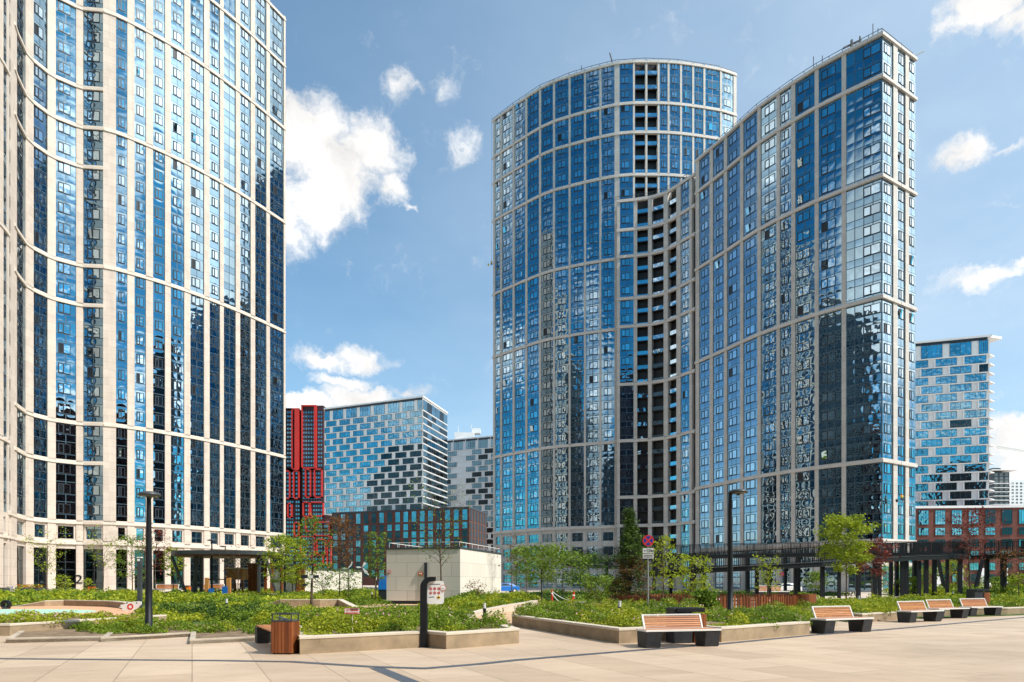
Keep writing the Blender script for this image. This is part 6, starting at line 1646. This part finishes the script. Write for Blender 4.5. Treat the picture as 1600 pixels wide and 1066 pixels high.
# ------------------------------------------------------------------ camera, sun, sky
cam = bpy.data.cameras.new('camera'); co = bpy.data.objects.new('camera', cam); COL.objects.link(co)
co.location = (0, 0, EYE); co.rotation_euler = (R(90), 0, 0); cam.sensor_width = 36; cam.lens = 36 * F / 1600; cam.shift_y = (H0 - 533) / 1600; cam.clip_end = 8000; cam.clip_start = .1
SC.camera = co
SUN_EL, SUN_AZ = R(48), (.925, -.38)
sv = Vector((SUN_AZ[0], SUN_AZ[1], 0)).normalized() * math.cos(SUN_EL) + Vector((0, 0, math.sin(SUN_EL)))
sl = bpy.data.lights.new('sun', 'SUN'); sl.energy = 4.4; sl.angle = R(.53); sl.color = (1, .93, .83); so = bpy.data.objects.new('sun', sl); COL.objects.link(so)
so.rotation_euler = sv.to_track_quat('Z', 'Y').to_euler(); so.location = sv * 100
w = bpy.data.worlds.new('World'); SC.world = w; w.use_nodes = True; nt = w.node_tree; nt.nodes.clear()
out = nt.nodes.new('ShaderNodeOutputWorld')
sky = nt.nodes.new('ShaderNodeTexSky'); sky.sky_type = 'NISHITA'; sky.sun_disc = False; sky.sun_elevation = SUN_EL; sky.sun_rotation = math.atan2(sv.x, sv.y); sky.altitude = 150; sky.air_density = 1.0; sky.dust_density = .6; sky.ozone_density = 1.0
tc = nt.nodes.new('ShaderNodeTexCoord'); dirv = tc.outputs['Generated']
sep = nt.nodes.new('ShaderNodeSeparateXYZ'); L(nt, dirv, sep.inputs[0])
bgs = nt.nodes.new('ShaderNodeBackground'); bgs.inputs[1].default_value = .15
hs = nt.nodes.new('ShaderNodeHueSaturation'); hs.inputs['Saturation'].default_value = 1.22; hs.inputs['Hue'].default_value = .487; hs.inputs['Value'].default_value = 1.0; L(nt, sky.outputs[0], hs.inputs['Color'])
away0 = maprange(nt, sep.outputs[1], .10, .42, 1, 0, True)
L(nt, mixc(nt, away0, hs.outputs[0], mixc(nt, 1.0, hs.outputs[0], (.13, .74, .86), 'MULTIPLY')), bgs.inputs[0])
# warped direction
def vadd(a, b):
    n = nt.nodes.new('ShaderNodeVectorMath'); n.operation = 'ADD'; L(nt, a, n.inputs[0]); L(nt, b, n.inputs[1]); return n.outputs[0]
def warp(src, scale, amp, det=4):
    c_ = noise(nt, dirv, scale, det, .6, 'Color')
    n = nt.nodes.new('ShaderNodeVectorMath'); n.operation = 'SUBTRACT'; L(nt, c_, n.inputs[0]); n.inputs[1].default_value = (.5, .5, .5)
    s = nt.nodes.new('ShaderNodeVectorMath'); s.operation = 'SCALE'; L(nt, n.outputs[0], s.inputs[0]); s.inputs['Scale'].default_value = amp
    return vadd(src, s.outputs[0])
wd_ = warp(warp(dirv, 9, .085, 6), 34, .03, 4)
def dvec(px, py): return Vector(((px - CX) / F, 1, (H0 - py) / F)).normalized()
blobs = [(480, 225, 90, 1, 1), (530, 275, 84, 1, 1), (580, 235, 62, 1, 1), (612, 290, 40, 1, .85), (500, 335, 66, 1, 1), (455, 185, 52, 1, 1), (420, 330, 90, 1, 1),
         (618, 118, 52, .6, .47), (648, 128, 36, .45, .46), (692, 120, 44, .6, .40), (728, 230, 50, .8, .52), (645, 328, 18, .6, .6),
         (500, 560, 60, .42, .85), (560, 558, 70, .4, .8), (535, 600, 60, .3, .8), (470, 632, 80, .3, 1), (560, 625, 80, .3, 1), (640, 618, 60, .3, .7), (620, 640, 70, .25, .8),
         (1540, 8, 80, .45, 1), (1600, 18, 70, .5, 1), (1515, 226, 58, .55, .72), (1590, 214, 36, .4, .5), (1530, 428, 76, .32, .75), (1592, 402, 30, .4, .7), (1585, 690, 60, .6, .95), (1620, 720, 90, .7, .95), (1545, 345, 40, .3, .3)]
acc = None
fine = noise(nt, wd_, 24, 7, .66)
for (px, py, r, flat, wgt) in blobs:
    d = dvec(px, py); sub = nt.nodes.new('ShaderNodeVectorMath'); sub.operation = 'SUBTRACT'; L(nt, wd_, sub.inputs[0]); sub.inputs[1].default_value = d
    mul = nt.nodes.new('ShaderNodeVectorMath'); mul.operation = 'MULTIPLY'; L(nt, sub.outputs[0], mul.inputs[0]); mul.inputs[1].default_value = (1, 1, 1 / flat)
    ln_ = nt.nodes.new('ShaderNodeVectorMath'); ln_.operation = 'LENGTH'; L(nt, mul.outputs[0], ln_.inputs[0])
    rr_ = r / F / Vector(((px - CX) / F, 1, (H0 - py) / F)).length
    v_ = maprange(nt, ln_.outputs['Value'], 0, rr_, wgt, 0)
    acc = v_ if acc is None else math_(nt, 'MAXIMUM', acc, v_)
mask1 = maprange(nt, math_(nt, 'ADD', acc, math_(nt, 'MULTIPLY', math_(nt, 'SUBTRACT', fine, .5), 1.0)), .06, .62, 0, 1, True)
# fair-weather cumulus all round the rest of the sky (what the glass mirrors)
zz = math_(nt, 'ADD', math_(nt, 'MAXIMUM', sep.outputs[2], 0), .12)
cmb = nt.nodes.new('ShaderNodeCombineXYZ'); L(nt, math_(nt, 'DIVIDE', sep.outputs[0], zz), cmb.inputs[0]); L(nt, math_(nt, 'DIVIDE', sep.outputs[1], zz), cmb.inputs[1])
cn_ = noise(nt, cmb.outputs[0], 1.1, 7, .56)
gen = maprange(nt, cn_, .50, .64, 0, 1, True)
away = maprange(nt, sep.outputs[1], .18, .42, 1, 0, True)
gen = math_(nt, 'MULTIPLY', math_(nt, 'MULTIPLY', gen, away), maprange(nt, sep.outputs[2], .02, .10, 0, 1))
away2 = maprange(nt, math_(nt, 'SUBTRACT', sep.outputs[1], math_(nt, 'MULTIPLY', math_(nt, 'ABSOLUTE', sep.outputs[0]), 1.2)), -.18, .02, 1, 0, True)
for (dv_, r_, w8) in (((1, .06, .46), .33, 1.0), ((.93, .36, .78), .26, .95), ((-.85, -.52, .42), .24, .85), ((-1, .08, .62), .20, .7), ((-.55, -.85, .25), .16, .8)):
    sub = nt.nodes.new('ShaderNodeVectorMath'); sub.operation = 'DISTANCE'; L(nt, wd_, sub.inputs[0]); sub.inputs[1].default_value = Vector(dv_).normalized()
    v_ = maprange(nt, sub.outputs['Value'], 0, r_, w8, 0); v_ = math_(nt, 'ADD', v_, math_(nt, 'MULTIPLY', math_(nt, 'SUBTRACT', cn_, .5), 1.2))
    gen = math_(nt, 'MAXIMUM', gen, math_(nt, 'MULTIPLY', maprange(nt, v_, .12, .55, 0, 1, True), away2))
mask = math_(nt, 'MAXIMUM', mask1, gen)
# thin high veil, thicker towards the sun's side
veiln = noise(nt, cmb.outputs[0], .6, 6, .6)
veil = math_(nt, 'MULTIPLY', maprange(nt, veiln, .35, .75, .35, 1.0), maprange(nt, sep.outputs[0], -.40, .45, .16, .88))
veil = math_(nt, 'MAXIMUM', veil, maprange(nt, sep.outputs[2], 0, .34, .55, 0))
veil = math_(nt, 'MULTIPLY', veil, maprange(nt, away0, 0, 1, 1, .25))
shade = maprange(nt, noise(nt, wd_, 6, 6, .62), .36, .64, .66, .98)
bgc = nt.nodes.new('ShaderNodeBackground'); bgc.inputs[0].default_value = (1, .985, .965, 1); dp = nt.nodes.new('ShaderNodeVectorMath'); dp.operation = 'DOT_PRODUCT'; L(nt, dirv, dp.inputs[0]); dp.inputs[1].default_value = sv
L(nt, math_(nt, 'MULTIPLY', shade, math_(nt, 'MULTIPLY', maprange(nt, dp.outputs['Value'], .55, 1.0, 1.0, 2.4), maprange(nt, away0, 0, 1, 1.0, 1.35))), bgc.inputs[1])
bgv = nt.nodes.new('ShaderNodeBackground'); bgv.inputs[0].default_value = (.70, .84, .97, 1); bgv.inputs[1].default_value = .88
m1 = nt.nodes.new('ShaderNodeMixShader'); L(nt, veil, m1.inputs[0]); L(nt, bgs.outputs[0], m1.inputs[1]); L(nt, bgv.outputs[0], m1.inputs[2])
m2 = nt.nodes.new('ShaderNodeMixShader'); L(nt, mask, m2.inputs[0]); L(nt, m1.outputs[0], m2.inputs[1]); L(nt, bgc.outputs[0], m2.inputs[2])
L(nt, m2.outputs[0], out.inputs[0])
SC.view_settings.view_transform = 'Standard'; SC.view_settings.look = 'None'; SC.view_settings.exposure = 0.29; SC.view_settings.gamma = 1
SC.render.engine = 'CYCLES'; SC.cycles.max_bounces = 6; SC.cycles.glossy_bounces = 4; SC.cycles.diffuse_bounces = 3
SC.cycles.sample_clamp_indirect = 6
SC.cycles.use_denoising = True
